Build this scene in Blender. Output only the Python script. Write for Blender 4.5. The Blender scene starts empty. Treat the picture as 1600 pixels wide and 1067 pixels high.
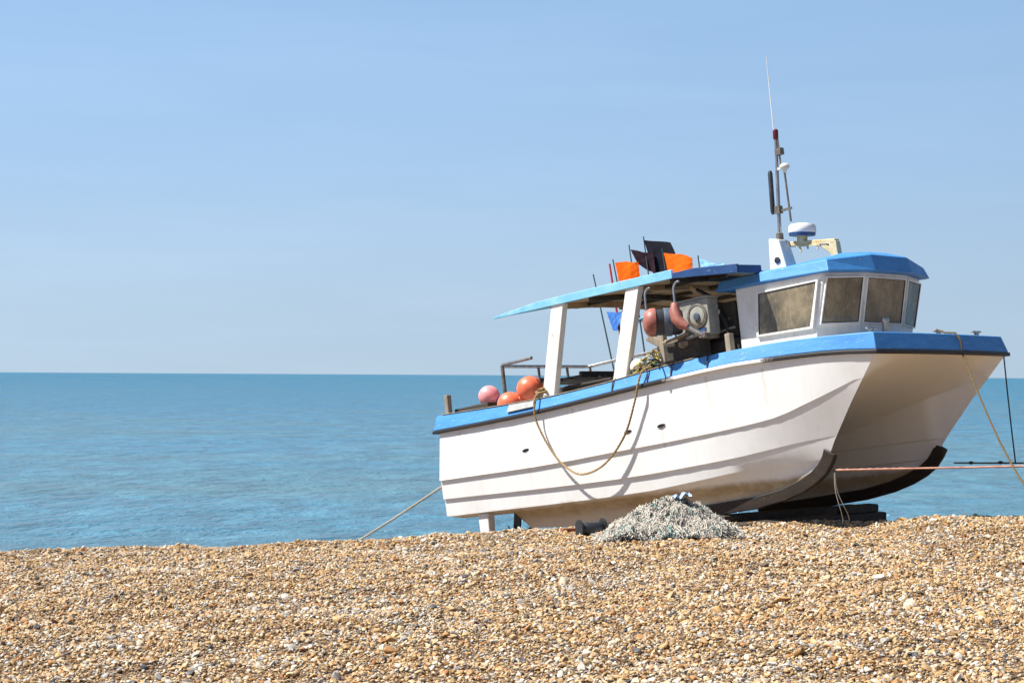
import bpy, bmesh, math, random
import numpy as np
from mathutils import Vector, Matrix, Quaternion
R = math.radians
random.seed(7)
sc = bpy.context.scene
col = sc.collection
EYE = 1.9                      # eye height above the shingle crest

# ------------------------------------------------------------------ materials
def new_mat(name):
    m = bpy.data.materials.new(name); m.use_nodes = True
    nt = m.node_tree; nt.nodes.clear()
    out = nt.nodes.new('ShaderNodeOutputMaterial'); b = nt.nodes.new('ShaderNodeBsdfPrincipled')
    nt.links.new(b.outputs[0], out.inputs[0])
    return m, nt, b
def nd(nt, t, **kw):
    n = nt.nodes.new(t)
    for k, v in kw.items(): setattr(n, k, v)
    return n
def noise(nt, scale, detail=4, rough=.6, mscale=(1,1,1), coord='Object'):
    tc = nd(nt, 'ShaderNodeTexCoord'); mp = nd(nt, 'ShaderNodeMapping'); mp.inputs['Scale'].default_value = mscale
    n = nd(nt, 'ShaderNodeTexNoise'); n.inputs['Scale'].default_value = scale; n.inputs['Detail'].default_value = detail; n.inputs['Roughness'].default_value = rough
    nt.links.new(tc.outputs[coord], mp.inputs[0]); nt.links.new(mp.outputs[0], n.inputs['Vector'])
    return n.outputs['Fac']
def ramp(nt, fac, stops, interp='LINEAR'):
    r = nd(nt, 'ShaderNodeValToRGB'); r.color_ramp.interpolation = interp
    el = r.color_ramp.elements
    while len(el) < len(stops): el.new(.5)
    for e, (p, c) in zip(el, stops): e.position = p; e.color = (*c, 1) if len(c) == 3 else c
    nt.links.new(fac, r.inputs[0]); return r.outputs[0]
def mix(nt, fac, a, b, mode='MIX'):
    m = nd(nt, 'ShaderNodeMix', data_type='RGBA', blend_type=mode)
    for k, v in ((0, fac), (6, a), (7, b)):
        if isinstance(v, bpy.types.NodeSocket): nt.links.new(v, m.inputs[k])
        elif k == 0: m.inputs[0].default_value = v
        else: m.inputs[k].default_value = (*v, 1)
    return m.outputs[2]
def mth(nt, op, a, b=0.0, c=None, clamp=False):
    m = nd(nt, 'ShaderNodeMath', operation=op); m.use_clamp = clamp
    for i, v in enumerate((a, b) if c is None else (a, b, c)):
        if isinstance(v, bpy.types.NodeSocket): nt.links.new(v, m.inputs[i])
        else: m.inputs[i].default_value = v
    return m.outputs[0]
def bump(nt, b, h, strength=.3, dist=.01):
    n = nd(nt, 'ShaderNodeBump'); n.inputs['Strength'].default_value = strength; n.inputs['Distance'].default_value = dist
    nt.links.new(h, n.inputs['Height']); nt.links.new(n.outputs[0], b.inputs['Normal'])
M = {}
def worn(name, base, dark, light=None, rough=.5, nscale=6, wear=None, metallic=0., mscale=(1,1,1), bmp=.15, spec=.5):
    """paint or raw surface with blotches, fine speckle and, if wear is given, chips showing that colour"""
    m, nt, b = new_mat(name)
    c = ramp(nt, noise(nt, nscale, 6, .65, mscale), [(.3, dark), (.55, base), (.8, light or base)])
    if wear:
        w = ramp(nt, noise(nt, nscale*4.5, 5, .7, mscale), [(.61, (0,0,0)), (.69, (1,1,1))])
        c = mix(nt, w, c, wear)
    nt.links.new(c, b.inputs['Base Color'])
    b.inputs['Roughness'].default_value = rough; b.inputs['Metallic'].default_value = metallic
    b.inputs['Specular IOR Level'].default_value = spec
    bump(nt, b, noise(nt, nscale*8, 4), bmp, .01)
    M[name] = m; return m
BLUE = (.058, .255, .60)
worn('blue_paint', BLUE, (.042, .20, .51), (.10, .32, .64), .5, 3.6, (.32, .44, .55), mscale=(.6, 1, 3))
worn('faded_blue', (.22, .52, .76), (.14, .42, .70), (.34, .60, .78), .55, 4, (.45, .55, .62))
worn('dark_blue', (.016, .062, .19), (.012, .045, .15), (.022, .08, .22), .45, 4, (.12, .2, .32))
worn('white_paint', (.78, .77, .74), (.66, .64, .58), (.82, .82, .8), .4, 5, (.5, .45, .36), mscale=(1, 1, .35))
worn('grey_paint', (.36, .37, .36), (.25, .25, .23), (.45, .45, .43), .5, 7, (.2, .16, .12))
worn('slate_paint', (.09, .12, .16), (.06, .08, .11), (.13, .16, .2), .5, 9)
worn('pale_olive', (.33, .33, .29), (.22, .22, .18), (.42, .42, .37), .5, 8, (.2, .14, .08))
worn('plywood', (.46, .34, .20), (.30, .205, .11), (.56, .43, .27), .7, 3, (.14, .09, .05), mscale=(.3, 2.5, 1))
worn('dark_timber', (.05, .04, .03), (.025, .02, .016), (.1, .075, .05), .75, 9, (.14, .1, .06), mscale=(.4, 2, 2))
worn('keel_timber', (.026, .016, .010), (.012, .008, .006), (.055, .034, .019), .65, 5, (.2, .12, .06), mscale=(.6, 1, 3))
worn('grey_timber', (.3, .25, .19), (.17, .14, .1), (.4, .35, .28), .8, 7, mscale=(2, 2, .4))
worn('black_rubber', (.02, .02, .022), (.012, .012, .014), (.05, .05, .052), .6, 12)
worn('black_plastic', (.03, .032, .038), (.018, .019, .022), (.07, .072, .08), .45, 9)
worn('steel', (.42, .42, .41), (.28, .25, .22), (.5, .5, .5), .35, 14, (.22, .12, .06), metallic=.85)
worn('dull_steel', (.2, .18, .15), (.11, .085, .06), (.3, .28, .25), .5, 14, (.16, .08, .04), metallic=.5)
worn('pink_rubber', (.36, .13, .10), (.24, .07, .05), (.44, .20, .17), .5, 9, (.3, .08, .05))
worn('buoy_orange', (.82, .17, .075), (.68, .12, .06), (.86, .30, .19), .38, 6, (.6, .3, .22))
worn('buoy_pink', (.80, .36, .36), (.7, .2, .22), (.86, .6, .6), .42, 3.5, (.85, .78, .76))
worn('float_white', (.72, .71, .62), (.55, .52, .42), (.8, .8, .74), .5, 8)
worn('flag_orange', (.80, .125, .006), (.68, .09, .005), (.84, .155, .01), .85, 8, spec=.1)
worn('flag_black', (.012, .012, .019), (.008, .008, .012), (.02, .02, .03), .9, 8, spec=.1)
worn('flag_maroon', (.025, .011, .017), (.015, .008, .011), (.038, .017, .024), .9, 8, spec=.1)
worn('flag_blue', (.04, .17, .55), (.03, .13, .45), (.06, .22, .6), .8, 8)
worn('flag_pale', (.3, .5, .74), (.12, .33, .66), (.62, .72, .82), .8, 6)
worn('pole_dark', (.02, .045, .05), (.015, .03, .03), (.05, .08, .08), .5, 9)
worn('pole_red', (.42, .02, .03), (.3, .015, .02), (.5, .04, .05), .5, 9)
worn('rope_tan', (.34, .24, .11), (.2, .13, .055), (.46, .34, .17), .85, 40)
worn('rope_brown', (.12, .085, .035), (.07, .048, .02), (.17, .125, .055), .85, 40)
worn('rope_grey', (.38, .36, .3), (.25, .23, .18), (.5, .47, .4), .85, 40)
worn('cable_orange', (.40, .19, .13), (.27, .085, .05), (.52, .34, .26), .6, 9)
worn('cable_dark', (.028, .024, .024), (.018, .015, .015), (.06, .05, .045), .6, 30)
worn('yellow_stain', (.60, .50, .30), (.48, .32, .12), (.72, .66, .52), .6, 8, (.36, .2, .07))
worn('net_cream', (.66, .61, .53), (.46, .42, .35), (.76, .73, .67), .9, 20)
worn('net_teal', (.09, .22, .21), (.04, .12, .12), (.22, .36, .33), .9, 20)
worn('net_dark', (.06, .055, .05), (.03, .028, .025), (.1, .09, .08), .9, 15)
worn('net_green', (.05, .075, .06), (.025, .035, .03), (.09, .12, .1), .9, 15)
worn('plastic_blue', (.35, .50, .74), (.16, .26, .62), (.6, .7, .8), .45, 12)
worn('yellow', (.6, .5, .08), (.45, .35, .05), (.65, .6, .2), .7, 12)
worn('cap_red', (.16, .012, .015), (.1, .008, .01), (.25, .03, .03), .4, 12)
worn('rust', (.26, .10, .045), (.14, .05, .025), (.36, .17, .08), .85, 14)

def hull_material():
    m, nt, b = new_mat('hull_white')
    tc = nd(nt, 'ShaderNodeTexCoord'); sx = nd(nt, 'ShaderNodeSeparateXYZ'); nt.links.new(tc.outputs['Object'], sx.inputs[0])
    base = ramp(nt, noise(nt, 2.2, 6, .6, (1, 1, .5)), [(.3, (.77, .765, .74)), (.5, (.82, .82, .805)), (.75, (.84, .84, .83))])
    streak = ramp(nt, noise(nt, 7, 5, .65, (1.6, 1.6, .12)), [(.52, (0,0,0)), (.74, (1,1,1))])
    base = mix(nt, mth(nt, 'MULTIPLY', streak, .16), base, (.56, .51, .42))
    sc_ = None
    wob = mth(nt, 'MULTIPLY', mth(nt, 'SUBTRACT', noise(nt, 6, 3), .5), .10)
    for x0, z0 in ((2.03, 1.50), (4.12, 1.53), (4.74, 1.54), (.55, 1.95), (3.1, 2.0), (5.6, 2.1), (6.5, 2.08)):
        dx = mth(nt, 'ABSOLUTE', mth(nt, 'SUBTRACT', mth(nt, 'ADD', sx.outputs['X'], wob), x0))
        wz = mth(nt, 'DIVIDE', mth(nt, 'SUBTRACT', z0, sx.outputs['Z']), .55)
        k_ = mth(nt, 'MULTIPLY', mth(nt, 'SUBTRACT', 1., mth(nt, 'DIVIDE', dx, .045), clamp=True), mth(nt, 'MULTIPLY', mth(nt, 'GREATER_THAN', wz, 0.), mth(nt, 'SUBTRACT', 1., wz, clamp=True)))
        sc_ = k_ if sc_ is None else mth(nt, 'MAXIMUM', sc_, k_)
    base = mix(nt, mth(nt, 'MULTIPLY', sc_, .42), base, (.46, .35, .2))
    scuff = ramp(nt, noise(nt, 14, 6, .75, (.35, 1, 2.2)), [(.66, (0,0,0)), (.72, (1,1,1))])
    base = mix(nt, mth(nt, 'MULTIPLY', scuff, .22), base, (.42, .41, .39))
    # weed and rust stained bottom, its upper edge wandering along the chine
    edge = mth(nt, 'ADD', sx.outputs['Z'], mth(nt, 'MULTIPLY', noise(nt, 3.0, 5, .7), -.13))
    band = ramp(nt, edge, [(.585, (1,1,1)), (.655, (0,0,0))])
    st = ramp(nt, noise(nt, 5, 6, .7, (1, 1, 2)), [(.25, (.23, .14, .045)), (.5, (.36, .25, .11)), (.75, (.52, .42, .27))])
    low = ramp(nt, edge, [(.32, (.60, .57, .51)), (.50, (.50, .44, .33))])
    st = mix(nt, ramp(nt, edge, [(.40, (0,0,0)), (.52, (1,1,1))]), low, st)
    base = mix(nt, mth(nt, 'MULTIPLY', band, .9), base, st)
    # yellowed tunnel and bow gelcoat, paler to paint in bounce light off the shingle
    yl = ramp(nt, mth(nt, 'DIVIDE', mth(nt, 'ABSOLUTE', sx.outputs['Y']), 2.), [(.50, (1,1,1)), (.58, (0,0,0))])
    yl = mth(nt, 'MULTIPLY', yl, ramp(nt, noise(nt, 1.3, 4), [(.3, (.45,)*3), (.7, (.85,)*3)]))
    base = mix(nt, yl, base, (.90, .83, .68))
    nt.links.new(base, b.inputs['Base Color'])
    nt.links.new(ramp(nt, noise(nt, 9, 3), [(.3, (.28,)*3), (.7, (.5,)*3)]), b.inputs['Roughness'])
    bump(nt, b, noise(nt, 1.7, 2), .12, .03)
    M['hull_white'] = m
hull_material()
def rail_material():
    m, nt, b = new_mat('rub_rail')
    tc = nd(nt, 'ShaderNodeTexCoord'); sx = nd(nt, 'ShaderNodeSeparateXYZ'); nt.links.new(tc.outputs['Object'], sx.inputs[0])
    x = mth(nt, 'ADD', sx.outputs['X'], mth(nt, 'MULTIPLY', mth(nt, 'SUBTRACT', noise(nt, 8, 3), .5), .5))
    a = ramp(nt, mth(nt, 'DIVIDE', x, 10.), [(.495, (0,0,0)), (.505, (1,1,1)), (.655, (1,1,1)), (.665, (0,0,0))])
    c = mix(nt, a, (.02, .018, .018), (.72, .7, .66))
    nt.links.new(c, b.inputs['Base Color']); b.inputs['Roughness'].default_value = .55
    M['rub_rail'] = m
rail_material()
def glass_material(name, c0, c1, c2):
    m, nt, b = new_mat(name)
    a = ramp(nt, noise(nt, 9, 7, .72), [(.25, c0), (.5, c1), (.8, c2)])
    thin = ramp(nt, noise(nt, 1.9, 3, .55), [(.38, (0,0,0)), (.62, (1,1,1))])          # where rain has washed the salt film thin
    a = mix(nt, mth(nt, 'MULTIPLY', thin, .72), a, (.045, .042, .034))
    s = ramp(nt, noise(nt, 34, 5, .75, (1, 1, .16)), [(.5, (0,0,0)), (.78, (1,1,1))])
    a = mix(nt, mth(nt, 'MULTIPLY', s, .45), a, tuple(min(1, 1.45*x) for x in c2))
    nt.links.new(a, b.inputs['Base Color'])
    b.inputs['Roughness'].default_value = .45; b.inputs['Specular IOR Level'].default_value = .3
    b.inputs['Coat Weight'].default_value = .45; b.inputs['Coat Roughness'].default_value = .06; b.inputs['Coat IOR'].default_value = 1.5
    bump(nt, b, noise(nt, 1.2, 2), .05, .02)
    M[name] = m
glass_material('salted_glass', (.14, .11, .065), (.23, .185, .115), (.34, .285, .19))

# ------------------------------------------------------------------ mesh builder
class MB:
    def __init__(s): s.v = []; s.f = []; s.m = []; s.mi = 0
    def add(s, vs, fs):
        o = len(s.v); s.v += [tuple(v) for v in vs]
        for f in fs: s.f.append([o+i for i in f]); s.m.append(s.mi)
    def hexa(s, p):                                    # 8 points: bottom ring, top ring
        s.add(p, [(3,2,1,0), (4,5,6,7), (0,1,5,4), (1,2,6,5), (2,3,7,6), (3,0,4,7)])
    def box(s, c, size, rot=None):
        x, y, z = (d/2 for d in size); c = Vector(c)
        p = [Vector(q) for q in ((-x,-y,-z),(x,-y,-z),(x,y,-z),(-x,y,-z),(-x,-y,z),(x,-y,z),(x,y,z),(-x,y,z))]
        if rot is not None: p = [rot @ q for q in p]
        s.hexa([c+q for q in p])
    def bar(s, a, b, w, h, up=(0,0,1)):                # rectangular bar from a to b
        a, b, up = Vector(a), Vector(b), Vector(up); d = (b-a).normalized()
        u = d.cross(up).normalized(); v = u.cross(d).normalized()
        r = [(-w/2,-h/2),(w/2,-h/2),(w/2,h/2),(-w/2,h/2)]
        s.hexa([a+u*i+v*j for i, j in r] + [b+u*i+v*j for i, j in r])
    def tube(s, pts, r, n=8, caps=True):
        pts = [Vector(p) for p in pts]; k = len(pts)
        rs = r if isinstance(r, (list, tuple)) else [r]*k
        d0 = (pts[1]-pts[0]).normalized()
        u = d0.cross(Vector((0,0,1)) if abs(d0.z) < .9 else Vector((1,0,0))).normalized()
        vs = []
        for i, p in enumerate(pts):
            d = (pts[min(i+1,k-1)]-pts[max(i-1,0)]).normalized()
            u = (u - d*u.dot(d)).normalized(); w = d.cross(u)
            vs += [p + (u*math.cos(2*math.pi*j/n)+w*math.sin(2*math.pi*j/n))*rs[i] for j in range(n)]
        fs = [(i*n+j, i*n+(j+1)%n, (i+1)*n+(j+1)%n, (i+1)*n+j) for i in range(k-1) for j in range(n)]
        if caps: fs += [tuple(range(n-1,-1,-1)), tuple((k-1)*n+j for j in range(n))]
        s.add(vs, fs)
    def lathe(s, prof, c=(0,0,0), axis=(0,0,1), n=24):  # profile of (radius, height)
        c = Vector(c); q = Vector((0,0,1)).rotation_difference(Vector(axis).normalized())
        vs = []
        for r, h in prof: vs += [c + q @ Vector((r*math.cos(2*math.pi*j/n), r*math.sin(2*math.pi*j/n), h)) for j in range(n)]
        k = len(prof)
        fs = [(i*n+j, i*n+(j+1)%n, (i+1)*n+(j+1)%n, (i+1)*n+j) for i in range(k-1) for j in range(n)]
        fs += [tuple(range(n-1,-1,-1)), tuple((k-1)*n+j for j in range(n))]
        s.add(vs, fs)
    def loft(s, rings, closed=False, cap=False):
        n = len(rings[0]); vs = [p for r in rings for p in r]; fs = []
        for i in range(len(rings)-1):
            for j in range(n if closed else n-1):
                fs.append((i*n+j, i*n+(j+1)%n, (i+1)*n+(j+1)%n, (i+1)*n+j))
        if cap: fs += [tuple(range(n-1,-1,-1)), tuple((len(rings)-1)*n+j for j in range(n))]
        s.add(vs, fs)
    def build(s, name, mats, parent=None, smooth=35, bevel=0., origin=None, merge=True):
        me = bpy.data.meshes.new(name)
        o = Vector(origin) if origin is not None else Vector((0,0,0))
        me.from_pydata([Vector(v)-o for v in s.v], [], s.f)
        if not isinstance(mats, (list, tuple)): mats = [mats]
        for m in mats: me.materials.append(M[m])
        me.polygons.foreach_set('material_index', s.m)
        bm = bmesh.new(); bm.from_mesh(me)
        if merge: bmesh.ops.remove_doubles(bm, verts=bm.verts, dist=.0004)
        bmesh.ops.dissolve_degenerate(bm, edges=bm.edges, dist=.0002)
        bmesh.ops.recalc_face_normals(bm, faces=bm.faces)
        bm.to_mesh(me); bm.free()
        if smooth:
            me.polygons.foreach_set('use_smooth', [True]*len(me.polygons)); me.set_sharp_from_angle(angle=R(smooth))
        ob = bpy.data.objects.new(name, me); col.objects.link(ob)
        ob.location = o
        if parent: ob.parent = parent
        if bevel:
            b = ob.modifiers.new('bevel', 'BEVEL'); b.width = bevel; b.segments = 2; b.limit_method = 'ANGLE'; b.angle_limit = R(40)
        return ob
def tag(o, label=None, cat=None, group=None, kind=None):
    for k, v in (('label', label), ('category', cat), ('group', group), ('kind', kind)):
        if v: o[k] = v
    return o
def empty(name, mat=None, loc=None):
    o = bpy.data.objects.new(name, None); col.objects.link(o); o.empty_display_size = .3
    if mat is not None: o.matrix_world = mat
    if loc is not None: o.location = loc
    return o
def interp(x, pts):
    return float(np.interp(x, [p[0] for p in pts], [p[1] for p in pts]))
def smooth_interp(x, pts):                              # Catmull-Rom through (x, value) pairs
    if x <= pts[0][0]: return pts[0][1]
    if x >= pts[-1][0]: return pts[-1][1]
    for i in range(len(pts)-1):
        if pts[i][0] <= x <= pts[i+1][0]: break
    p1, p2 = pts[i], pts[i+1]; p0 = pts[i-1] if i else p1; p3 = pts[i+2] if i+2 < len(pts) else p2
    h = p2[0]-p1[0]; t = (x-p1[0])/h
    m1 = (p2[1]-p0[1])/max(p2[0]-p0[0], 1e-6)*h; m2 = (p3[1]-p1[1])/max(p3[0]-p1[0], 1e-6)*h
    return (2*t**3-3*t*t+1)*p1[1]+(t**3-2*t*t+t)*m1+(-2*t**3+3*t*t)*p2[1]+(t**3-t*t)*m2

# ------------------------------------------------------------------ ground
CREST = 20.3; SEA = EYE-5.4
def lattice(x, y, seed):
    xi, yi = np.floor(x), np.floor(y); fx, fy = x-xi, y-yi
    fx, fy = fx*fx*(3-2*fx), fy*fy*(3-2*fy)
    h = lambda a, c: np.modf(np.abs(np.sin(a*127.1+c*311.7+seed*74.7)*43758.5453))[0]
    return (h(xi, yi)*(1-fx)+h(xi+1, yi)*fx)*(1-fy)+(h(xi, yi+1)*(1-fx)+h(xi+1, yi+1)*fx)*fy-.5
def ground_z(x, y):
    x = np.asarray(x, dtype=float); y = np.asarray(y, dtype=float)
    z = EYE-2.005+.038*x*np.clip(1-np.abs(x)/60., .15, 1)-.022*np.clip(-1.5-x, 0, 5)
    k = np.clip((x-4.15)/.9, 0, 1); k = k*k*(3-2*k)          # a low bank of shingle to the right of the bow
    z = z+.205*k*np.clip((y-13)/4., 0, 1)
    d = y-(CREST-1.75*k)
    z = z-.196*np.where(d > 0, np.sqrt(d*d+.30**2)-.30, 0)
    z = z+.020*np.sin(x*.9+y*.33)+.012*np.sin(x*1.7-y*.8+1.3)
    z = z+.075*lattice(x*.9+y*.2, y*.8-x*.15, 1)+.060*lattice(x*2.1-y*.4, y*1.9+x*.3, 2)+.038*lattice(x*4.3, y*4.1+x*.7, 3)
    return np.maximum(z, SEA-2.5)
def beach_material():
    m, nt, b = new_mat('shingle_bed')
    tc = nd(nt, 'ShaderNodeTexCoord')
    v = nd(nt, 'ShaderNodeTexVoronoi'); v.inputs['Scale'].default_value = 42
    nt.links.new(tc.outputs['Object'], v.inputs['Vector'])
    sep = nd(nt, 'ShaderNodeSeparateColor'); nt.links.new(v.outputs['Color'], sep.inputs[0])
    c = ramp(nt, sep.outputs[0], PEB, 'CONSTANT')
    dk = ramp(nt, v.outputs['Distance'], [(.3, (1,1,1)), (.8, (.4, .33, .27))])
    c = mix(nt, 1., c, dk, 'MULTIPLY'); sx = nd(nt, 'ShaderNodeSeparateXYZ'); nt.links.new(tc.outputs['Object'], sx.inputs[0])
    inside = mth(nt, 'MULTIPLY', mth(nt, 'LESS_THAN', mth(nt, 'ABSOLUTE', sx.outputs['X']), 9.), mth(nt, 'GREATER_THAN', sx.outputs['Y'], 8.3))   # bed darkened to paint shade into the gaps between loose stones
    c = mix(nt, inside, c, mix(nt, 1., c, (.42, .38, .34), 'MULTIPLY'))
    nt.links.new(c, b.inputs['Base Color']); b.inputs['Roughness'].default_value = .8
    inv = mth(nt, 'SUBTRACT', 1., v.outputs['Distance'])
    bump(nt, b, inv, 1., .02)
    M['shingle_bed'] = m
PEB = [(0, (.47, .29, .125)), (.16, (.56, .375, .175)), (.30, (.41, .225, .085)), (.39, (.60, .45, .255)), (.52, (.32, .185, .085)),
       (.57, (.60, .51, .39)), (.67, (.50, .34, .18)), (.755, (.14, .095, .06)), (.81, (.40, .38, .36)), (.875, (.64, .60, .54)), (.93, (.50, .22, .08)), (.958, (.085, .085, .095))]
beach_material()
def build_beach():
    xs = np.concatenate([-np.geomspace(420, 13.5, 26), np.arange(-13, 13.01, .11), np.geomspace(13.5, 420, 26)])
    ys = np.concatenate([-np.geomspace(160, 6.5, 16), np.arange(-6, 6, 1.), np.arange(6, 24, .11), np.arange(24, 60, 1.5)])
    X, Y = np.meshgrid(xs, ys); Z = ground_z(X, Y)
    nx, ny = len(xs), len(ys)
    v = np.stack([X, Y, Z], -1).reshape(-1, 3)
    f = [(j*nx+i, j*nx+i+1, (j+1)*nx+i+1, (j+1)*nx+i) for j in range(ny-1) for i in range(nx-1)]
    me = bpy.data.meshes.new('beach'); me.from_pydata(v.tolist(), [], f); me.materials.append(M['shingle_bed'])
    me.polygons.foreach_set('use_smooth', [True]*len(f))
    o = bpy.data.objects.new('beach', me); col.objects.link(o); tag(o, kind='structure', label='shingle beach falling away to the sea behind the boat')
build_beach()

# loose pebbles lying on the beach: nobody could count them, one object that scatters stones on its points
def pebble_material():
    m, nt, b = new_mat('pebble')
    at = nd(nt, 'ShaderNodeAttribute', attribute_type='INSTANCER', attribute_name='tone')
    c = ramp(nt, at.outputs['Fac'], PEB, 'CONSTANT')
    n = ramp(nt, noise(nt, 2.2, 5, .65), [(.3, (.56, .52, .44)), (.55, (.98, .96, .92)), (.8, (1, 1, .96))])
    c = mix(nt, 1., c, n, 'MULTIPLY')
    pale = ramp(nt, noise(nt, 1.4, 3, .6), [(.58, (0,0,0)), (.7, (1,1,1))])
    c = mix(nt, mth(nt, 'MULTIPLY', pale, .35), c, (.62, .56, .46))
    nt.links.new(c, b.inputs['Base Color']); b.inputs['Roughness'].default_value = .62; b.inputs['Specular IOR Level'].default_value = .35
    M['pebble'] = m
pebble_material()
pc = bpy.data.collections.new('pebble_shapes')
for k in range(12):
    bm = bmesh.new(); bmesh.ops.create_icosphere(bm, subdivisions=2, radius=1.)
    rr = random.Random(k)
    sc3 = Vector((1., rr.uniform(.62, .95), rr.uniform(.42, .72)))
    dirs = [(Vector((rr.gauss(0,1), rr.gauss(0,1), rr.gauss(0,1))).normalized(), rr.uniform(-.20, .28)) for _ in range(5)]
    cuts = [(Vector((rr.gauss(0,1), rr.gauss(0,1), rr.gauss(0,1))).normalized(), rr.uniform(.52, .80)) for _ in range(8)]
    for v in bm.verts:
        p = v.co.normalized(); s = 1+sum(a*max(0, p.dot(d))**2 for d, a in dirs)
        q = p*s
        for d, a in cuts:
            e = q.dot(d)-a
            if e > 0: q -= d*e*.95
        v.co = Vector((q.x*sc3.x, q.y*sc3.y, q.z*sc3.z))
    me = bpy.data.meshes.new('pebble_shape'); bm.to_mesh(me); bm.free(); me.materials.append(M['pebble'])
    me.polygons.foreach_set('use_smooth', [True]*len(me.polygons)); me.set_sharp_from_angle(angle=R(26))
    pc.objects.link(bpy.data.objects.new('pebble_shape', me))
def build_pebbles():
    g = np.random.default_rng(11)
    def layer(n, x0, x1, y0, y1, r0, r1, pw, sink):
        x = g.uniform(x0, x1, n); y = g.uniform(y0, y1, n)
        r = r0+(r1-r0)*g.random(n)**pw
        return x, y, ground_z(x, y)+r*sink, r
    parts = [layer(250000, -8.6, 9.2, 8.2, 21.2, .0075, .0135, 1.2, .45),
             layer(115000, -8.6, 9.2, 8.2, 21.2, .0125, .0245, 1.9, .5),
             layer(8000, -8.6, 9.2, 8.2, 21.0, .024, .042, 2.6, .45),
             layer(130, -8.6, 9.2, 8.2, 20.6, .045, .085, 2.6, .25),
             layer(34000, -9, 14, 20.8, 26.5, .014, .03, 1.6, .4)]
    x, y, z, r = (np.concatenate([p[i] for p in parts]) for i in range(4))
    n = len(x)
    # patches where paler or darker stones have been sorted together by the waves
    q = np.sin(x*1.1+.7*np.sin(y*.9))*np.sin(y*1.3+x*.45)+.6*np.sin(x*2.9-y*2.1)
    tone = g.random(n)
    q = q+2.2*lattice(x*2.3, y*2., 9)+1.2*lattice(x*6, y*5, 12)
    sw = g.random(n) < np.clip(.07+.13*q, 0, .38)
    tone = np.where(sw, g.uniform(.82, .93, n), tone)
    dk = g.random(n) < np.clip(.18*lattice(x*3.1, y*2.7, 21)-.02, 0, .3)
    tone = np.where(dk, g.choice([.53, .76, .98], n), tone)
    rot = np.stack([g.normal(0, .42, n), g.normal(0, .42, n), g.uniform(0, 6.283, n)], -1)
    st = g.uniform(.8, 1.25, (n, 3))*r[:, None]
    me = bpy.data.meshes.new('pebbles'); me.vertices.add(n); me.vertices.foreach_set('co', np.stack([x, y, z], -1).ravel())
    for nm, ty, d, f in (('tone', 'FLOAT', tone, 'value'), ('rotv', 'FLOAT_VECTOR', rot, 'vector'), ('scl', 'FLOAT_VECTOR', st, 'vector')):
        a = me.attributes.new(nm, ty, 'POINT'); a.data.foreach_set(f, np.ascontiguousarray(d, dtype=np.float32).ravel())
    a = me.attributes.new('pick', 'INT', 'POINT'); a.data.foreach_set('value', g.integers(0, 12, n).astype(np.int32))
    o = bpy.data.objects.new('pebbles', me); col.objects.link(o)
    tag(o, 'loose tan, white and grey pebbles covering the beach', kind='stuff')
    ng = bpy.data.node_groups.new('scatter_pebbles', 'GeometryNodeTree')
    ng.interface.new_socket('Geometry', in_out='INPUT', socket_type='NodeSocketGeometry'); ng.interface.new_socket('Geometry', in_out='OUTPUT', socket_type='NodeSocketGeometry')
    N = ng.nodes; L = ng.links
    gi = N.new('NodeGroupInput'); go = N.new('NodeGroupOutput'); ip = N.new('GeometryNodeInstanceOnPoints'); ci = N.new('GeometryNodeCollectionInfo')
    ci.inputs['Collection'].default_value = pc; ci.inputs['Separate Children'].default_value = True; ci.inputs['Reset Children'].default_value = True
    def na(nm, ty):
        t = N.new('GeometryNodeInputNamedAttribute'); t.data_type = ty; t.inputs['Name'].default_value = nm; return t.outputs['Attribute']
    e2r = N.new('FunctionNodeEulerToRotation')
    L.new(gi.outputs[0], ip.inputs['Points']); L.new(ci.outputs[0], ip.inputs['Instance']); ip.inputs['Pick Instance'].default_value = True
    L.new(na('pick', 'INT'), ip.inputs['Instance Index']); L.new(na('rotv', 'FLOAT_VECTOR'), e2r.inputs[0]); L.new(e2r.outputs[0], ip.inputs['Rotation'])
    L.new(na('scl', 'FLOAT_VECTOR'), ip.inputs['Scale']); L.new(ip.outputs[0], go.inputs[0])
    md = o.modifiers.new('scatter', 'NODES'); md.node_group = ng
build_pebbles()

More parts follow.
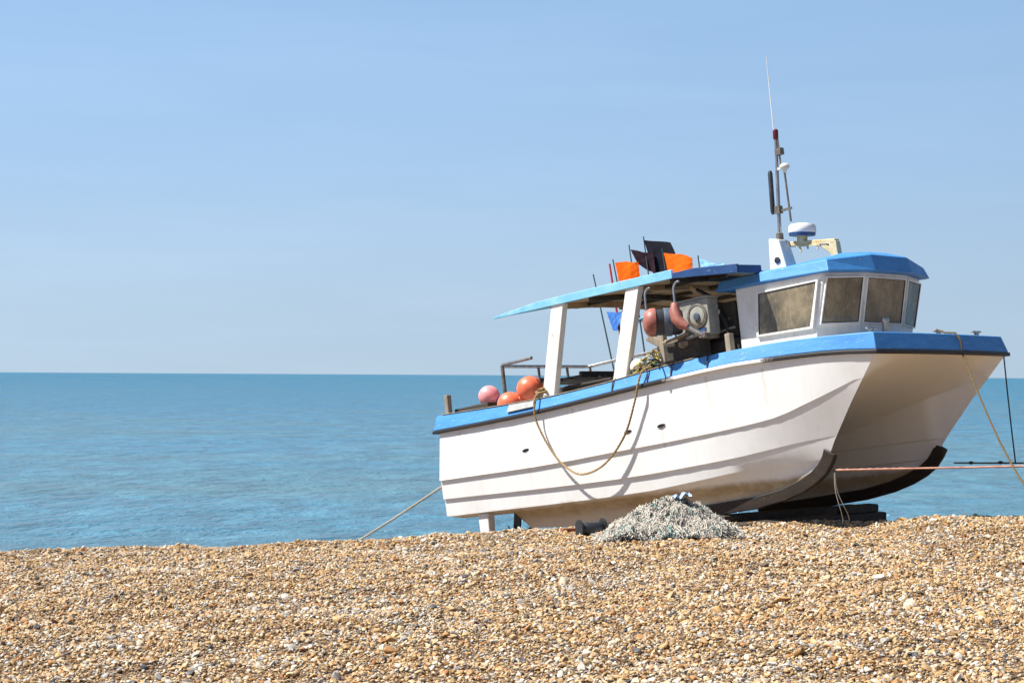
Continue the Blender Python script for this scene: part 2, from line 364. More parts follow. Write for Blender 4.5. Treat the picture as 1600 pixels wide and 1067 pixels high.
# ------------------------------------------------------------------ sea
def build_sea():
    m, nt, b = new_mat('sea_water')
    tc = nd(nt, 'ShaderNodeTexCoord'); sx = nd(nt, 'ShaderNodeSeparateXYZ'); nt.links.new(tc.outputs['Object'], sx.inputs[0])
    far = mth(nt, 'LOGARITHM', mth(nt, 'MAXIMUM', sx.outputs['Y'], 10.), 10.)          # shallow water inshore, deeper further out
    dep = ramp(nt, mth(nt, 'DIVIDE', far, 4.), [(.43, (.035, .18, .275)), (.50, (.02, .155, .255)), (.60, (.009, .13, .235)), (.72, (.005, .125, .225)), (.9, (.004, .115, .21))])
    pat = noise(nt, .09, 5, .6, (.25, 1, 1))
    c = mix(nt, ramp(nt, pat, [(.42, (0,0,0)), (.62, (1,1,1))]), dep, mix(nt, .5, dep, (.06, .14, .14)))
    chop = noise(nt, .25, 12, .80, (1.5, 1, 1)); lum = ramp(nt, chop, [(.37, (.50, .60, .62)), (.5, (1, 1, 1)), (.64, (1.9, 1.6, 1.5))])  # light and dark of the ripples' reflections painted into the water colour
    grn = ramp(nt, noise(nt, .5, 9, .75, (1.1, 1, 1)), [(.52, (0,0,0)), (.68, (1,1,1))]); c = mix(nt, mth(nt, 'MULTIPLY', grn, .32), c, (.06, .14, .12))
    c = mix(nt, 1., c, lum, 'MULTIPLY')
    nt.links.new(c, b.inputs['Base Color']); nt.links.new(ramp(nt, mth(nt, 'DIVIDE', far, 4.), [(.43, (.10,)*3), (.6, (.2,)*3), (.85, (.29,)*3)]), b.inputs['Roughness']); b.inputs['IOR'].default_value = 1.33
    h1 = noise(nt, .6, 6, .66, (1.3, 1, 1)); h2 = noise(nt, 2.6, 5, .65, (1.3, 1, 1)); h3 = noise(nt, .06, 5, .6, (1.1, 1, 1))
    h4 = noise(nt, .18, 5, .6, (1.3, 1, 1))
    h = mth(nt, 'ADD', mth(nt, 'ADD', mth(nt, 'MULTIPLY', h1, 1.0), mth(nt, 'MULTIPLY', h2, .16)), mth(nt, 'ADD', mth(nt, 'MULTIPLY', h3, 2.2), mth(nt, 'MULTIPLY', h4, 1.3)))
    bump(nt, b, h, 1., 1.)
    M['sea_water'] = m
    me = bpy.data.meshes.new('sea')
    me.from_pydata([(-60000, 24, SEA), (60000, 24, SEA), (60000, 60000, SEA), (-60000, 60000, SEA)], [], [(0,1,2,3)])
    me.materials.append(m); o = bpy.data.objects.new('sea', me); col.objects.link(o); tag(o, kind='structure', label='calm blue-green sea')
build_sea()

# ------------------------------------------------------------------ the boat
YAW, PITCH = R(48), R(8.3)
Af = Vector((math.cos(YAW)*math.cos(PITCH), -math.sin(YAW)*math.cos(PITCH), math.sin(PITCH)))
Ap = Vector((math.sin(YAW), math.cos(YAW), 0)); Au = Af.cross(Ap)
BO = Vector((.19, 25.74, -2.89+EYE))
BM = Matrix(((Af.x, Ap.x, Au.x, BO.x), (Af.y, Ap.y, Au.y, BO.y), (Af.z, Ap.z, Au.z, BO.z), (0,0,0,1)))
def bw(x, y, z): return BM @ Vector((x, y, z))
boat = empty('fishing_boat', BM)
tag(boat, 'white and blue twin-hulled fishing boat hauled up on the shingle with its bow raised', 'boat')

ZR = [(0, 2.02), (1.24, 2.02), (2.44, 2.04), (3.7, 2.09), (4.91, 2.145), (6.09, 2.18), (7.06, 2.15), (7.64, 2.11), (8.15, 2.045)]
WR = [(0, 1.54), (2, 1.60), (4.5, 1.615), (5.6, 1.60), (6.4, 1.565), (7.1, 1.52), (7.6, 1.482), (8.15, 1.44)]
GT = [(0, 2.27), (1.2, 2.24), (2.4, 2.22), (3.7, 2.26), (4.9, 2.335), (6.07, 2.375), (7.05, 2.36), (8.15, 2.285)]
zr = lambda x: smooth_interp(x, ZR)
wr = lambda x: smooth_interp(x, WR)
gt = lambda x: smooth_interp(x, GT)
KZ = [(0, .66), (1.3, .64), (1.5, .40), (2.0, .36), (3.4, .36), (5.2, .43), (5.9, .465), (6.35, .53), (6.77, .64), (6.98, .74), (7.10, .85), (7.25, 1.06), (7.63, 1.50), (8.15, 2.045)]
kz = lambda x: interp(x, KZ)
ky = lambda x: interp(x, [(0, 1.13), (6.5, 1.17), (7.1, 1.20), (8.15, 1.44)])
ZT = [(0, 1.25), (5, 1.33), (5.8, 1.44), (6.7, 1.66), (7.2, 1.80), (7.7, 1.94), (8.15, 2.045)]
ZF = [(0, 1.10), (4.5, 1.14), (5.75, 1.25), (6.65, 1.49), (7.2, 1.61), (7.7, 1.715), (7.9, 1.75)]
def outer(x, y0, xs, xe, zf, inset, pw=2.1):
    """a longitudinal line of the topside that runs into the stem at xe"""
    zs = kz(xe); ys = ky(xe)
    if x >= xe: return (ky(x), kz(x))
    t = max(0, (x-xs)/(xe-xs)); y = y0+(ys-y0)*t**pw
    return (y-inset*(1-t), zf(x))
ZC = [(0, .70), (4, .71), (5.3, .79), (6.2, .86), (7.1, .87)]
Z2 = [(0, .97), (3.7, .93), (5.7, 1.0), (6.8, 1.10), (7.3, 1.13)]
Z1 = [(0, 1.26), (2.4, 1.26), (3.7, 1.30), (4.9, 1.335), (6.5, 1.43), (7.1, 1.57), (7.88, 1.79)]
def section(x):
    K = (ky(x), kz(x)); zt = smooth_interp(x, ZT); e = max(0, min(1, (x-6.6)/1.55)); W = wr(x); zb = zr(x)
    dz = zt-K[1]
    def inn(off, z):
        d = z-K[1]
        return (K[0], K[1]) if d <= 0 else (K[0]-off*min(1, d/.22), z)
    zf = interp(x, ZF); F = inn(.15, zf)
    if zf < K[1]: F = K
    mid = lambda y, t: (y, F[1]+(zt-F[1])*t)
    inner = [(0, zt), mid(F[0]*.30, .97), mid(F[0]*.56, .84), mid(F[0]*.78, .56), mid(F[0]*.93, .22), F, inn(.115, 1.055), inn(.095, 1.045), inn(.075, .80), inn(.05, .79)]
    C = outer(x, 1.46, 4.3, 7.1, lambda q: smooth_interp(q, ZC), 0)
    S2a = outer(x, 1.52, 4.3, 7.3, lambda q: smooth_interp(q, Z2)+.010, .026); S2b = outer(x, 1.52, 4.3, 7.3, lambda q: smooth_interp(q, Z2), 0)
    S1a = outer(x, 1.585, 4.1, 7.88, lambda q: smooth_interp(q, Z1)+.010, .028, 1.75); S1b = outer(x, 1.585, 4.1, 7.88, lambda q: smooth_interp(q, Z1), 0, 1.75)
    U = (C[0]-.25*(C[0]-K[0]), C[1]+(K[1]-C[1])*.14)
    Mid = ((C[0]+K[0])/2-.03*min(1, (C[1]-K[1])*4), K[1]+(C[1]-K[1])*.52)
    up = []
    for t in (.3, .65):
        yy = S1b[0]+(W-S1b[0])*t; zz = S1b[1]+(zb-S1b[1])*t
        up.append((yy, zz))
    return inner+[K, Mid, U, C, S2a, S2b, S1a, S1b]+up+[(W, zb)]
def hull():
    st = sorted(set([0, .6, 1.29, 1.31, 1.49, 1.51, 2.2, 3, 3.7, 4.3, 4.8, 5.3, 5.7, 6.0, 6.3, 6.55, 6.77, 6.9, 7.0, 7.1, 7.18, 7.25, 7.3, 7.4, 7.52, 7.63, 7.75, 7.88, 7.97, 8.06, 8.15]))
    b = MB(); secs = []
    for x in st:
        s = section(x); rake = lambda z: -.10*(z-.7)/1.3 if x == 0 else 0   # raked transom
        full = [(x+rake(z)*-1-.05 if x == 0 else x, -y, z) for y, z in reversed(s)] + [(x+rake(z)*-1-.05 if x == 0 else x, y, z) for y, z in s[1:]]
        secs.append(full)
    b.loft(secs)
    n = len(secs[0]); b.add(secs[0], [tuple(range(n))])
    # deck inside the bulwarks, closing the shell
    for i in range(len(st)-1):
        a, c = secs[i], secs[i+1]
        b.add([a[0], a[-1], c[-1], c[0]], [(0,1,2,3)])
    o = b.build('hull', 'hull_white', boat, smooth=28)
    return o
hull()
# loop of the sheer line: starboard stern -> bow -> port stern, then across the transom
def sheer_loop():
    xs = [-.05, .3, 1., 1.74, 2.36, 3, 3.7, 4.4, 5, 5.6, 6.1, 6.6, 7.0, 7.4, 7.75, 8.0, 8.15]
    L = [(x, -1) for x in xs]; bow = [(None, t) for t in np.linspace(-1, 1, 9)[1:-1]]
    return L, bow
def ring_loop(off_out, off_in, zlo, zhi, bow_back=0.):
    """profile quad (outer low, outer high, inner high, inner low) swept round the sheer"""
    L, bow = sheer_loop(); rings = []
    def ring(px, py, nx, ny, zl, zh):
        k = 1-.6*max(0, min(1, (px-6.2)/1.6)) if abs(nx) < .5 else 1
        return [(px+nx*off_out[0]*k, py+ny*off_out[0]*k, zl), (px+nx*off_out[1]*k, py+ny*off_out[1]*k, zh), (px-nx*off_in, py-ny*off_in, zh), (px-nx*off_in, py-ny*off_in, zl)]
    def normal(x, sgn):
        d = (wr(x+.05)-wr(x-.05))/.1 if .06 < x < 8.09 else 0
        l = math.hypot(1, d); return (-d/l, sgn/l)
    pts = []
    for x, s in L:
        nx, ny = normal(x, s)
        if x >= 8.15: nx, ny = .8, s*.8
        if x <= 0: nx, ny = -.7, s*.9
        pts.append((x, s*wr(x), nx, ny, zlo(x), zhi(x)))
    front = [(8.15+.05*(1-t*t), t*1.44, 1, 0, zlo(8.15), zhi(8.15)) for _, t in bow]
    port = [(x, -y, nx, -ny, a, c) for x, y, nx, ny, a, c in reversed(pts)]
    tr = [(-.05, t, -1, 0, zlo(0), zhi(0)) for t in (1.2, .5, -.5, -1.2)]
    return [ring(*p) for p in pts+front+port+tr]
def sweep(rings):
    b = MB(); b.loft(rings+[rings[0]], closed=True); return b
bw_rings = ring_loop((.035, -.03), .13, lambda x: zr(x)+.022, gt)
# notch on the starboard quarter where the blue capping is cut down
sweep(bw_rings).build('gunwale', 'blue_paint', boat, smooth=25, bevel=.012)
sweep(ring_loop((.052, .052), .02, lambda x: zr(x)-.03, lambda x: zr(x)+.02)).build('rub_rail', 'rub_rail', boat, smooth=25, bevel=.01)
# thin pale capping strip, worn
b = MB(); b.loft([[(x, s*(wr(x)-.02), gt(x)+.003), (x, s*(wr(x)-.02), gt(x)+.016), (x, s*(wr(x)-.14), gt(x)+.016), (x, s*(wr(x)-.14), gt(x)+.003)] for s in (-1,) for x in np.linspace(.1, 5.4, 14)], closed=True, cap=True)
b.build('capping', 'grey_timber', boat, bevel=.004)
b = MB(); b.loft([[(x, (wr(x)-.02), gt(x)+.003), (x, (wr(x)-.02), gt(x)+.016), (x, (wr(x)-.14), gt(x)+.016), (x, (wr(x)-.14), gt(x)+.003)] for x in np.linspace(.1, 5.4, 14)], closed=True, cap=True)
b.build('capping', 'grey_timber', boat, bevel=.004)
b = MB(); b.loft([[(x, -wr(x)-.045+.04*0, zr(x)+.085), (x, -wr(x)+.018, gt(x)-.004), (x, -wr(x)+.03, gt(x)-.004), (x, -wr(x)-.03, zr(x)+.085)] for x in (1.74, 1.95, 2.16, 2.34)], closed=True, cap=True)
b.build('fairlead_plate', 'grey_paint', boat, bevel=.004)
# decks
b = MB()
xs = np.linspace(5.6, 8.12, 10)
b.loft([[(x, -wr(x)+.11, gt(x)-.05), (x, -.6, gt(x)-.02), (x, 0, gt(x)-.01), (x, .6, gt(x)-.02), (x, wr(x)-.11, gt(x)-.05)] for x in xs])
xs = np.linspace(0.02, 2.3, 5)
b.loft([[(x, -wr(x)+.11, 2.13), (x, 0, 2.15), (x, wr(x)-.11, 2.13)] for x in xs])
b.build('deck', 'grey_paint', boat)
# keel shoes
def shoe(s):
    b = MB(); rings = []
    line = [(4.0, .378), (4.4, .392), (4.8, .41), (5.2, .428), (5.9, .462), (6.35, .527), (6.65, .60), (6.86, .68), (7.0, .76), (7.10, .86), (7.16, .95)]
    for i, (x, z) in enumerate(line):
        a = line[max(i-1, 0)]; c = line[min(i+1, len(line)-1)]
        dx, dz = c[0]-a[0], c[1]-a[1]; l = math.hypot(dx, dz); nx, nz = dz/l, -dx/l
        h = .12 if i < 9 else .125; y = ky(x)*s; w = .05
        p = lambda k: (x+nx*k, z+nz*k)
        q = max(0, (i-5)/5.); lo = -.03-.045*q; h = .125-.028*q
        (x0, z0), (x1, z1) = p(lo), p(h)
        rings.append([(x0, y-w, z0), (x0, y+w, z0), (x1, y+w*.75, z1), (x1, y-w*.75, z1)])
    b.loft(rings, closed=True, cap=True); return b
for s in (-1, 1): shoe(s).build('keel_shoe', 'keel_timber', boat, smooth=30, bevel=.012)
# scuppers
for x, z in ((2.03, 1.52), (4.12, 1.55), (4.74, 1.56)):
    b = MB(); y = -(1.585+(wr(x)-1.585)*(((z-smooth_interp(x, Z1))/(zr(x)-smooth_interp(x, Z1)))))
    b.lathe([(.072, 0), (.072, .008), (.055, .012), (.05, .004)], (x, y+.002, z), (0, -1, 0), 20)
    for i in range(len(b.v)): vx = b.v[i]; b.v[i] = (vx[0], vx[1], z+(vx[2]-z)*.30+(vx[0]-x)*.12)
    b.build('scupper', 'black_rubber', boat)

# ---- wheelhouse
def poly_at(z, t, out=0.):
    """wheelhouse plan, t = 0 at the foot, 1 under the roof"""
    ax = 7.02+.22*t; bx = 7.24+.19*t
    return [(5.8, -1.05-out, z), (ax, -1.05-out, z), (bx+out, -.45, z), (bx+out, .45, z), (ax, 1.05+out, z), (5.8, 1.05+out, z)]
b = MB(); b.loft([poly_at(2.30, 0), poly_at(2.52, .12), poly_at(3.14, 1), poly_at(3.24, 1)], closed=True, cap=True)
b.build('wheelhouse', 'white_paint', boat, smooth=0, bevel=.018)
def roof_ring(out, top):
    pts = []
    for x, y in ((5.52, -1.1), (5.52, -.4), (5.52, .4), (5.52, 1.1), (6.3, 1.11), (7.35, 1.1), (7.555, .40), (7.555, -.40), (7.35, -1.1), (6.3, -1.11)):
        ox = out*(1 if x > 7 else -1 if x < 5.6 else 0); oy = out*(1 if y > 1 else -1 if y < -1 else 0)
        z = (interp(x, [(6.2, 3.37), (7.35, 3.335), (7.5, 3.395)]) if top else interp(x, [(6.2, 3.245), (7.3, 3.185)]))
        if top and abs(y) < 1 and x < 6: z += .06
        pts.append((x+ox, y+oy, z))
    return pts
b = MB()
t1 = roof_ring(-.035, True); t2 = [(p[0]-.02*(1 if p[0] > 7 else -1 if p[0] < 5.6 else 0), p[1]*.97, p[2]+.016) for p in t1]
inner = [(5.9+(p[0]-5.9)*.9, p[1]*.5, 3.475) for p in t1]
b0 = [(x, y, z-.006) for x, y, z in roof_ring(-.03, False)]
b.loft([b0, roof_ring(.012, False), t1, t2, inner], closed=True, cap=True)
b.build('wheelhouse_roof', 'blue_paint', boat, smooth=0, bevel=.01)
def window(tl, tr, br, bl, fw=.045, name='window'):
    P = [Vector(p) for p in (tl, tr, br, bl)]
    n = (P[1]-P[0]).cross(P[3]-P[0]).normalized()
    c = sum(P, Vector())/4
    if n.dot(c-Vector((6.4, 0, 2.8))) < 0: n = -n
    outr = [p+(p-c).normalized()*fw for p in P]
    b = MB()
    for i in range(4):
        j = (i+1) % 4
        q = [P[i], P[j], outr[j], outr[i]]
        b.hexa([v-n*.01 for v in q]+[v+n*.034 for v in q])
    f = b.build(name, 'white_paint', boat, smooth=0, bevel=.004)
    g = MB(); g.hexa([v-n*.012 for v in P]+[v+n*.023 for v in P])
    g.build('pane', 'salted_glass', f, smooth=0)
    rb = MB()
    for i in range(4):
        rb.bar(P[i]+n*.025, P[(i+1) % 4]+n*.025, .016, .012, up=n)
    rb.build('seal', 'black_rubber', f, smooth=0)
window((6.20, -1.052, 3.10), (7.13, -1.052, 3.09), (6.97, -1.052, 2.54), (6.14, -1.052, 2.57))
window((6.20, 1.052, 3.10), (7.13, 1.052, 3.09), (6.97, 1.052, 2.54), (6.14, 1.052, 2.57))
def front_pt(k, u, z):                     # a point on a front facet: k = 0,1,2 and u along it
    t = (z-2.52)/.62*.88+.12
    ring = poly_at(z, min(1, t)); a, c = Vector(ring[1+k]), Vector(ring[2+k]); return a+(c-a)*u
for k, (u0, u1) in enumerate(((.07, .93), (.05, .95), (.07, .93))):
    window(front_pt(k, u0, 3.12), front_pt(k, u1, 3.12), front_pt(k, u1, 2.575), front_pt(k, u0, 2.575), .028)
# ---- canopy
def canopy():
    def ze(x): return interp(x, [(1.5, 3.56), (5.1, 3.50), (5.5, 3.455), (6.2, 3.37)])
    xs = [1.5, 1.9, 2.46, 2.461, 3.2, 4, 4.6, 5.1, 5.45]
    b = MB(); top = []; bot = []
    ys = np.linspace(-1.5, 1.5, 11)
    cam = lambda y: .09*(1-(y/1.5)**2)
    X = [2.46, 3.1, 3.8, 4.5, 5.12, 5.46]
    lo = [[(x, y, ze(x)+cam(y)) for y in ys] for x in X]
    hi = [[(x, y, ze(x)+cam(y)+.035) for y in ys] for x in X]
    b.loft(lo); b.loft(hi)
    for a, c in ((lo, hi),):
        b.loft([a[0], c[0]]); b.loft([a[-1], c[-1]])
        b.loft([[r[0] for r in a], [r[0] for r in c]]); b.loft([[r[-1] for r in a], [r[-1] for r in c]])
    o = b.build('canopy', 'plywood', boat, smooth=20)
    return ze, cam
ze, cam = canopy()
def fascia(s):
    b = MB()
    P = [(1.50, .02), (1.8, .045), (2.46, .095), (3.2, .105), (4, .11), (4.6, .11), (5.12, .11)]
    b.loft([[(x, s*1.502, ze(x)-.01), (x, s*1.502, ze(x)+h), (x, s*1.47, ze(x)+h+.004), (x, s*1.47, ze(x)-.008)] for x, h in P], closed=True, cap=True)
    # the strip of roof that carries on aft as a thin tapering lip
    b.hexa([(1.52, s*1.47, ze(1.5)), (1.54, s*1.46, ze(1.5)), (2.455, s*1.05, ze(2.4)+.04), (2.455, s*1.47, ze(2.4)), (1.52, s*1.47, ze(1.5)+.02), (1.54, s*1.46, ze(1.5)+.02), (2.455, s*1.05, ze(2.4)+.07), (2.455, s*1.47, ze(2.4)+.05)])
    return b
fascia(-1).build('canopy_fascia', 'faded_blue', boat, smooth=20, bevel=.006)
fascia(1).build('canopy_fascia', 'faded_blue', boat, smooth=20, bevel=.006)
# roof skin (felted, pale blue) over the plywood
b = MB(); b.loft([[(x, y, ze(x)+cam(y)+.04) for y in np.linspace(-1.47, 1.47, 11)] for x in (2.47, 3.1, 3.8, 4.5, 5.1, 5.45)])
b.loft([[(x, y, ze(x)+cam(y)+.052) for y in np.linspace(-1.47, 1.47, 11)] for x in (2.47, 3.1, 3.8, 4.5, 5.1, 5.45)])
b.build('canopy_skin', 'faded_blue', boat)
# drooping front wings of the canopy that lap over the wheelhouse roof
for s in (-1, 1):
    b = MB(); q = [(5.13, s*1.50), (6.2, s*1.47), (6.2, s*.98), (5.47, s*.90), (5.13, s*.9)]
    b.add([(x, y, ze(x)+(cam(y) if abs(y) < 1 else 0)*(.5 if x > 6 else 1)+.0) for x, y in q]+[(x, y, ze(x)+(cam(y) if abs(y) < 1 else 0)*(.5 if x > 6 else 1)+.012) for x, y in q], [(4,3,2,1,0), (5,6,7,8,9)]+[(i, (i+1) % 5, 5+(i+1) % 5, 5+i) for i in range(5)])
    b.build('canopy_wing', 'plywood', boat, smooth=0)
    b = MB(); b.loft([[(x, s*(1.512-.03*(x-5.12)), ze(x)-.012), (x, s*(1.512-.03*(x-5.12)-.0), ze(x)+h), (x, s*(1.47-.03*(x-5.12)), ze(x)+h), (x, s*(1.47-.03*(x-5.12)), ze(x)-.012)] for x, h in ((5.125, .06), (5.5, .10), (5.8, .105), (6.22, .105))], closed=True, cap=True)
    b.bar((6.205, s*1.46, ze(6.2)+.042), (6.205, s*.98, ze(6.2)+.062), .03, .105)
    b.build('canopy_trim', 'dark_blue', boat, smooth=0, bevel=.005)  # navy against the paler fascia: shade painted into the trim colour
# beams under the canopy
for x in (2.75, 3.5, 4.3, 5.05):
    b = MB()
    b.loft([[(x-.03, y, ze(x)+cam(y)-.075), (x+.03, y, ze(x)+cam(y)-.075), (x+.03, y, ze(x)+cam(y)-.003), (x-.03, y, ze(x)+cam(y)-.003)] for y in np.linspace(-1.44, 1.44, 9)], closed=True, cap=True)
    b.build('canopy_beam', 'dark_timber' if x in (3.5, 5.05) else 'plywood', boat, smooth=0)
for y in (-.75, .2, 1.0):
    b = MB(); b.loft([[(x, y-.025, ze(x)+cam(y)-.055), (x, y+.025, ze(x)+cam(y)-.055), (x, y+.025, ze(x)+cam(y)-.002), (x, y-.025, ze(x)+cam(y)-.002)] for x in (2.5, 3.2, 4, 4.6, 5.1, 5.44)], closed=True, cap=True)
    b.build('canopy_stringer', 'dark_timber', boat, smooth=0)
def post(x0, x1, y, w=.25, d=.10, ztop=None):
    b = MB(); z0, z1 = gt(x0)-.06, ze(x1)-.004
    b.hexa([(x0-w/2, y-d/2, z0), (x0+w/2, y-d/2, z0), (x0+w/2, y+d/2, z0), (x0-w/2, y+d/2, z0), (x1-w/2, y-d/2+.06*0, z1), (x1+w/2, y-d/2, z1), (x1+w/2, y+d/2, z1), (x1-w/2, y+d/2, z1)])
    b.build('canopy_post', 'white_paint', boat, smooth=0, bevel=.008)
post(2.47, 2.86, -1.43); post(3.92, 4.36, -1.43)
post(2.47, 2.86, 1.43, .09, .07); post(3.92, 4.36, 1.43, .09, .07)

# ---- stern rail, timber posts, work table
def tube_part(name, mat, pts, r, n=8):
    b = MB(); b.tube(pts, r, n); return b.build(name, mat, boat, smooth=50)
rail_pts = [(1.62, -.92, 2.95), (.98, -.92, 2.94), (.90, -.88, 2.935), (.86, -.8, 2.93), (.86, .9, 2.94), (.88, .98, 2.94), (.96, 1.02, 2.94), (1.55, 1.05, 2.96), (2.3, 1.08, 2.97), (4.2, 1.1, 3.05)]
tube_part('stern_rail', 'steel', rail_pts, .028, 8)
for x, y, z in ((.92, -.9, 2.93), (.86, -.08, 2.93), (.86, .55, 2.93), (.93, 1.0, 2.94), (2.3, 1.08, 2.97), (3.3, 1.09, 3.0)):
    tube_part('rail_stanchion', 'dull_steel', [(x+.02, y, 2.12), (x, y, z)], .03 if y == -.9 else .022)
b = MB(); b.box((.14, -1.40, 2.40), (.085, .085, .36)); b.build('mooring_post', 'grey_timber', boat, smooth=0, bevel=.012)
b = MB(); b.box((.14, 1.40, 2.40), (.085, .085, .36)); b.build('mooring_post', 'grey_timber', boat, smooth=0, bevel=.012)
b = MB(); b.bar((.16, -1.20, 2.315), (.98, -1.22, 2.325), .20, .07); b.bar((.16, -.95, 2.31), (1.0, -.97, 2.32), .18, .06); b.bar((.5, -1.3, 2.225), (.5, -.8, 2.225), .1, .1); b.bar((.9, -1.3, 2.23), (.9, -.8, 2.23), .1, .1)
b.build('stern_plank', 'dark_timber', boat, smooth=0, bevel=.01)
# work table: dark slatted top and frame across the after deck
b = MB()
for k in range(4): b.bar((1.90+.22*k, -.93, 2.53), (1.90+.22*k, .95, 2.53), .17, .04)
b.bar((1.78, -.95, 2.57), (1.78, .96, 2.57), .04, .10); b.bar((2.66, -.95, 2.55), (2.66, .96, 2.56), .05, .09)
b.build('sorting_table', 'dark_timber', boat, smooth=0, bevel=.006)
b = MB()
for x in (1.85, 2.6):
    for y in (-1.1, .85): b.bar((x, y, 2.10 if x < 2.3 else 1.75), (x, y, 2.51), .06, .06)
b.bar((2.6, -1.12, 2.32), (2.6, .9, 2.32), .05, .06); b.bar((1.85, -1.12, 2.33), (2.6, -1.12, 2.33), .05, .05)
b.build('table_frame', 'dark_timber', boat, smooth=0, bevel=.005)
for y in (-.62, -.22): tube_part('table_brace', 'grey_timber', [(2.70, y, 2.52), (2.86, y+.1, 2.33)], .022, 6)
b = MB(); b.box((3.0, -.95, 2.18), (1.0, .5, .34)); b.box((3.0, -.95, 2.365), (1.06, .55, .035)); b.build('fish_locker', 'dark_timber', boat, smooth=0, bevel=.01)

# ---- net hauler on the starboard rail
hroot = MB()
hroot.mi = 0
hroot.lathe([(.075, 0), (.075, .05), (.05, .08), (.05, .26), (.10, .30), (.10, .36)], (5.12, -1.36, 2.28), (0,0,1), 16)
hroot.box((4.70, -1.34, 2.55), (.085, .085, .56)); hroot.bar((4.47, -1.36, 2.80), (4.78, -1.3, 2.60), .12, .10)
hroot.box((5.08, -1.22, 2.68), (.78, .30, .075)); hroot.bar((4.80, -1.46, 2.66), (5.30, -1.50, 2.72), .035, .035)
hauler = hroot.build('net_hauler', 'grey_timber', boat, smooth=30, bevel=.01)
h = MB(); h.box((5.26, -1.20, 2.93), (.52, .22, .48)); h.box((5.26, -1.20, 3.185), (.55, .25, .03)); h.build('winch_housing', 'pale_olive', hauler, smooth=0, bevel=.02)
h = MB(); h.lathe([(.17, 0), (.17, .012), (.135, .018), (.13, .006)], (5.33, -1.312, 2.95), (0, -1, 0), 28); h.build('winch_rim', 'dull_steel', hauler)
h = MB(); h.lathe([(.125, 0), (.125, .012), (.10, .02), (.04, .022)], (5.33, -1.312, 2.95), (0, -1, 0), 28); h.build('winch_disc', 'pale_olive', hauler)
h = MB(); h.lathe([(.05, 0), (.05, .025), (.03, .03)], (5.34, -1.33, 2.94), (0, -1, 0), 16); h.build('winch_hub', 'slate_paint', hauler)
h = MB(); h.box((5.40, -1.3135, 2.755), (.12, .006, .05)); h.build('winch_plate', 'dark_blue', hauler, smooth=0)
# two bobbin-shaped fenders with hooks
def bobbin(c, ax, r, ln):
    h = MB(); k = [(0, -ln*.5), (r*.55, -ln*.5), (r*.9, -ln*.42), (r, -ln*.28), (r, ln*.28), (r*.9, ln*.42), (r*.55, ln*.5), (0, ln*.5)]
    h.lathe(k[1:-1], c, ax, 24); return h
DA = Vector((-.66, -.74, .06)).normalized(); DC = Vector((4.90, -1.80, 2.92))
h = MB(); h.lathe([(.19, -.02), (.192, .0), (.185, .05), (.16, .095), (.11, .125), (.05, .14), (.01, .143)], DC-DA*.06, DA, 28); h.build('drum_end', 'pink_rubber', hauler, smooth=60)
h = MB(); h.lathe([(.15, -.44), (.175, -.40), (.175, -.09), (.186, -.085), (.186, -.081)], DC, DA, 28); h.build('drum', 'black_plastic', hauler, smooth=50)
h = MB(); h.lathe([(.187, -.30), (.19, -.29), (.19, -.20), (.187, -.19)], DC, DA, 28); h.build('drum_band', 'slate_paint', hauler, smooth=40)
h = MB(); h.box((5.06, -1.28, 2.53), (.62, .26, .26)); h.box((5.2, -1.34, 2.44), (.3, .2, .2)); h.build('hydraulic_motor', 'dark_timber', hauler, smooth=0, bevel=.02)
h = MB(); h.tube([(5.39, -1.80, 3.09), (5.39, -1.82, 3.0), (5.42, -1.83, 2.88), (5.50, -1.82, 2.79), (5.57, -1.80, 2.75)], [.05, .07, .078, .07, .045], 14); h.build('roller', 'pink_rubber', hauler, smooth=60)
h = MB(); h.tube([(5.55, -1.80, 2.76), (5.74, -1.72, 2.62)], .032, 10); h.tube([(5.70, -1.73, 2.64), (5.2, -1.4, 2.66)], .026, 10); h.build('roller_arm', 'steel', hauler)
def hook(x, y, z0, z1):
    h = MB(); pts = [(x, y, z0), (x, y, z1-.10)]
    for a in np.linspace(0, 1.9, 7): pts.append((x+.07-.07*math.cos(a), y+.03*math.sin(a)*.5, z1-.10+.09*math.sin(a)))
    h.tube(pts, .016, 8); h.build('hook', 'steel', hauler, smooth=50)
hook(4.82, -1.74, 3.06, 3.40); hook(5.39, -1.80, 3.06, 3.38)
# dark engine casing, pipes and brace between the hauler and the wheelhouse
b = MB(); b.box((5.40, -.55, 2.86), (.62, .85, .50)); b.box((5.40, -.55, 2.50), (.70, .95, .22)); b.box((5.32, -.96, 3.0), (.3, .12, .16)); b.build('engine_casing', 'dark_timber', boat, smooth=0, bevel=.02)
b = MB(); b.bar((4.88, -.86, 3.44), (5.58, -.95, 2.86), .05, .07); b.build('canopy_brace', 'plywood', boat, smooth=0)
tube_part('hose', 'black_rubber', [(5.1, -1.0, 3.36), (5.35, -1.02, 3.22), (5.5, -1.05, 3.0), (5.62, -1.08, 2.8), (5.66, -1.1, 2.6), (5.7, -1.12, 2.4)], .025)
tube_part('deck_pipe', 'steel', [(4.6, -1.0, 2.66), (5.75, -1.08, 2.74)], .02)
tube_part('control_lamp', 'float_white', [(5.35, -1.08, 2.98), (5.52, -1.09, 2.98)], .03)
b = MB(); b.box((5.74, -1.2, 2.50), (.09, .09, .30)); b.build('timber_stub', 'grey_timber', boat, smooth=0, bevel=.01)
for x in (3.95, 4.62, 5.05, 5.68): tube_part('gunwale_strap', 'black_rubber', [(x, -wr(x)-.035, zr(x)+.03), (x, -wr(x)-.008, gt(x)-.02), (x, -wr(x)+.06, gt(x)+.03)], .011, 6)

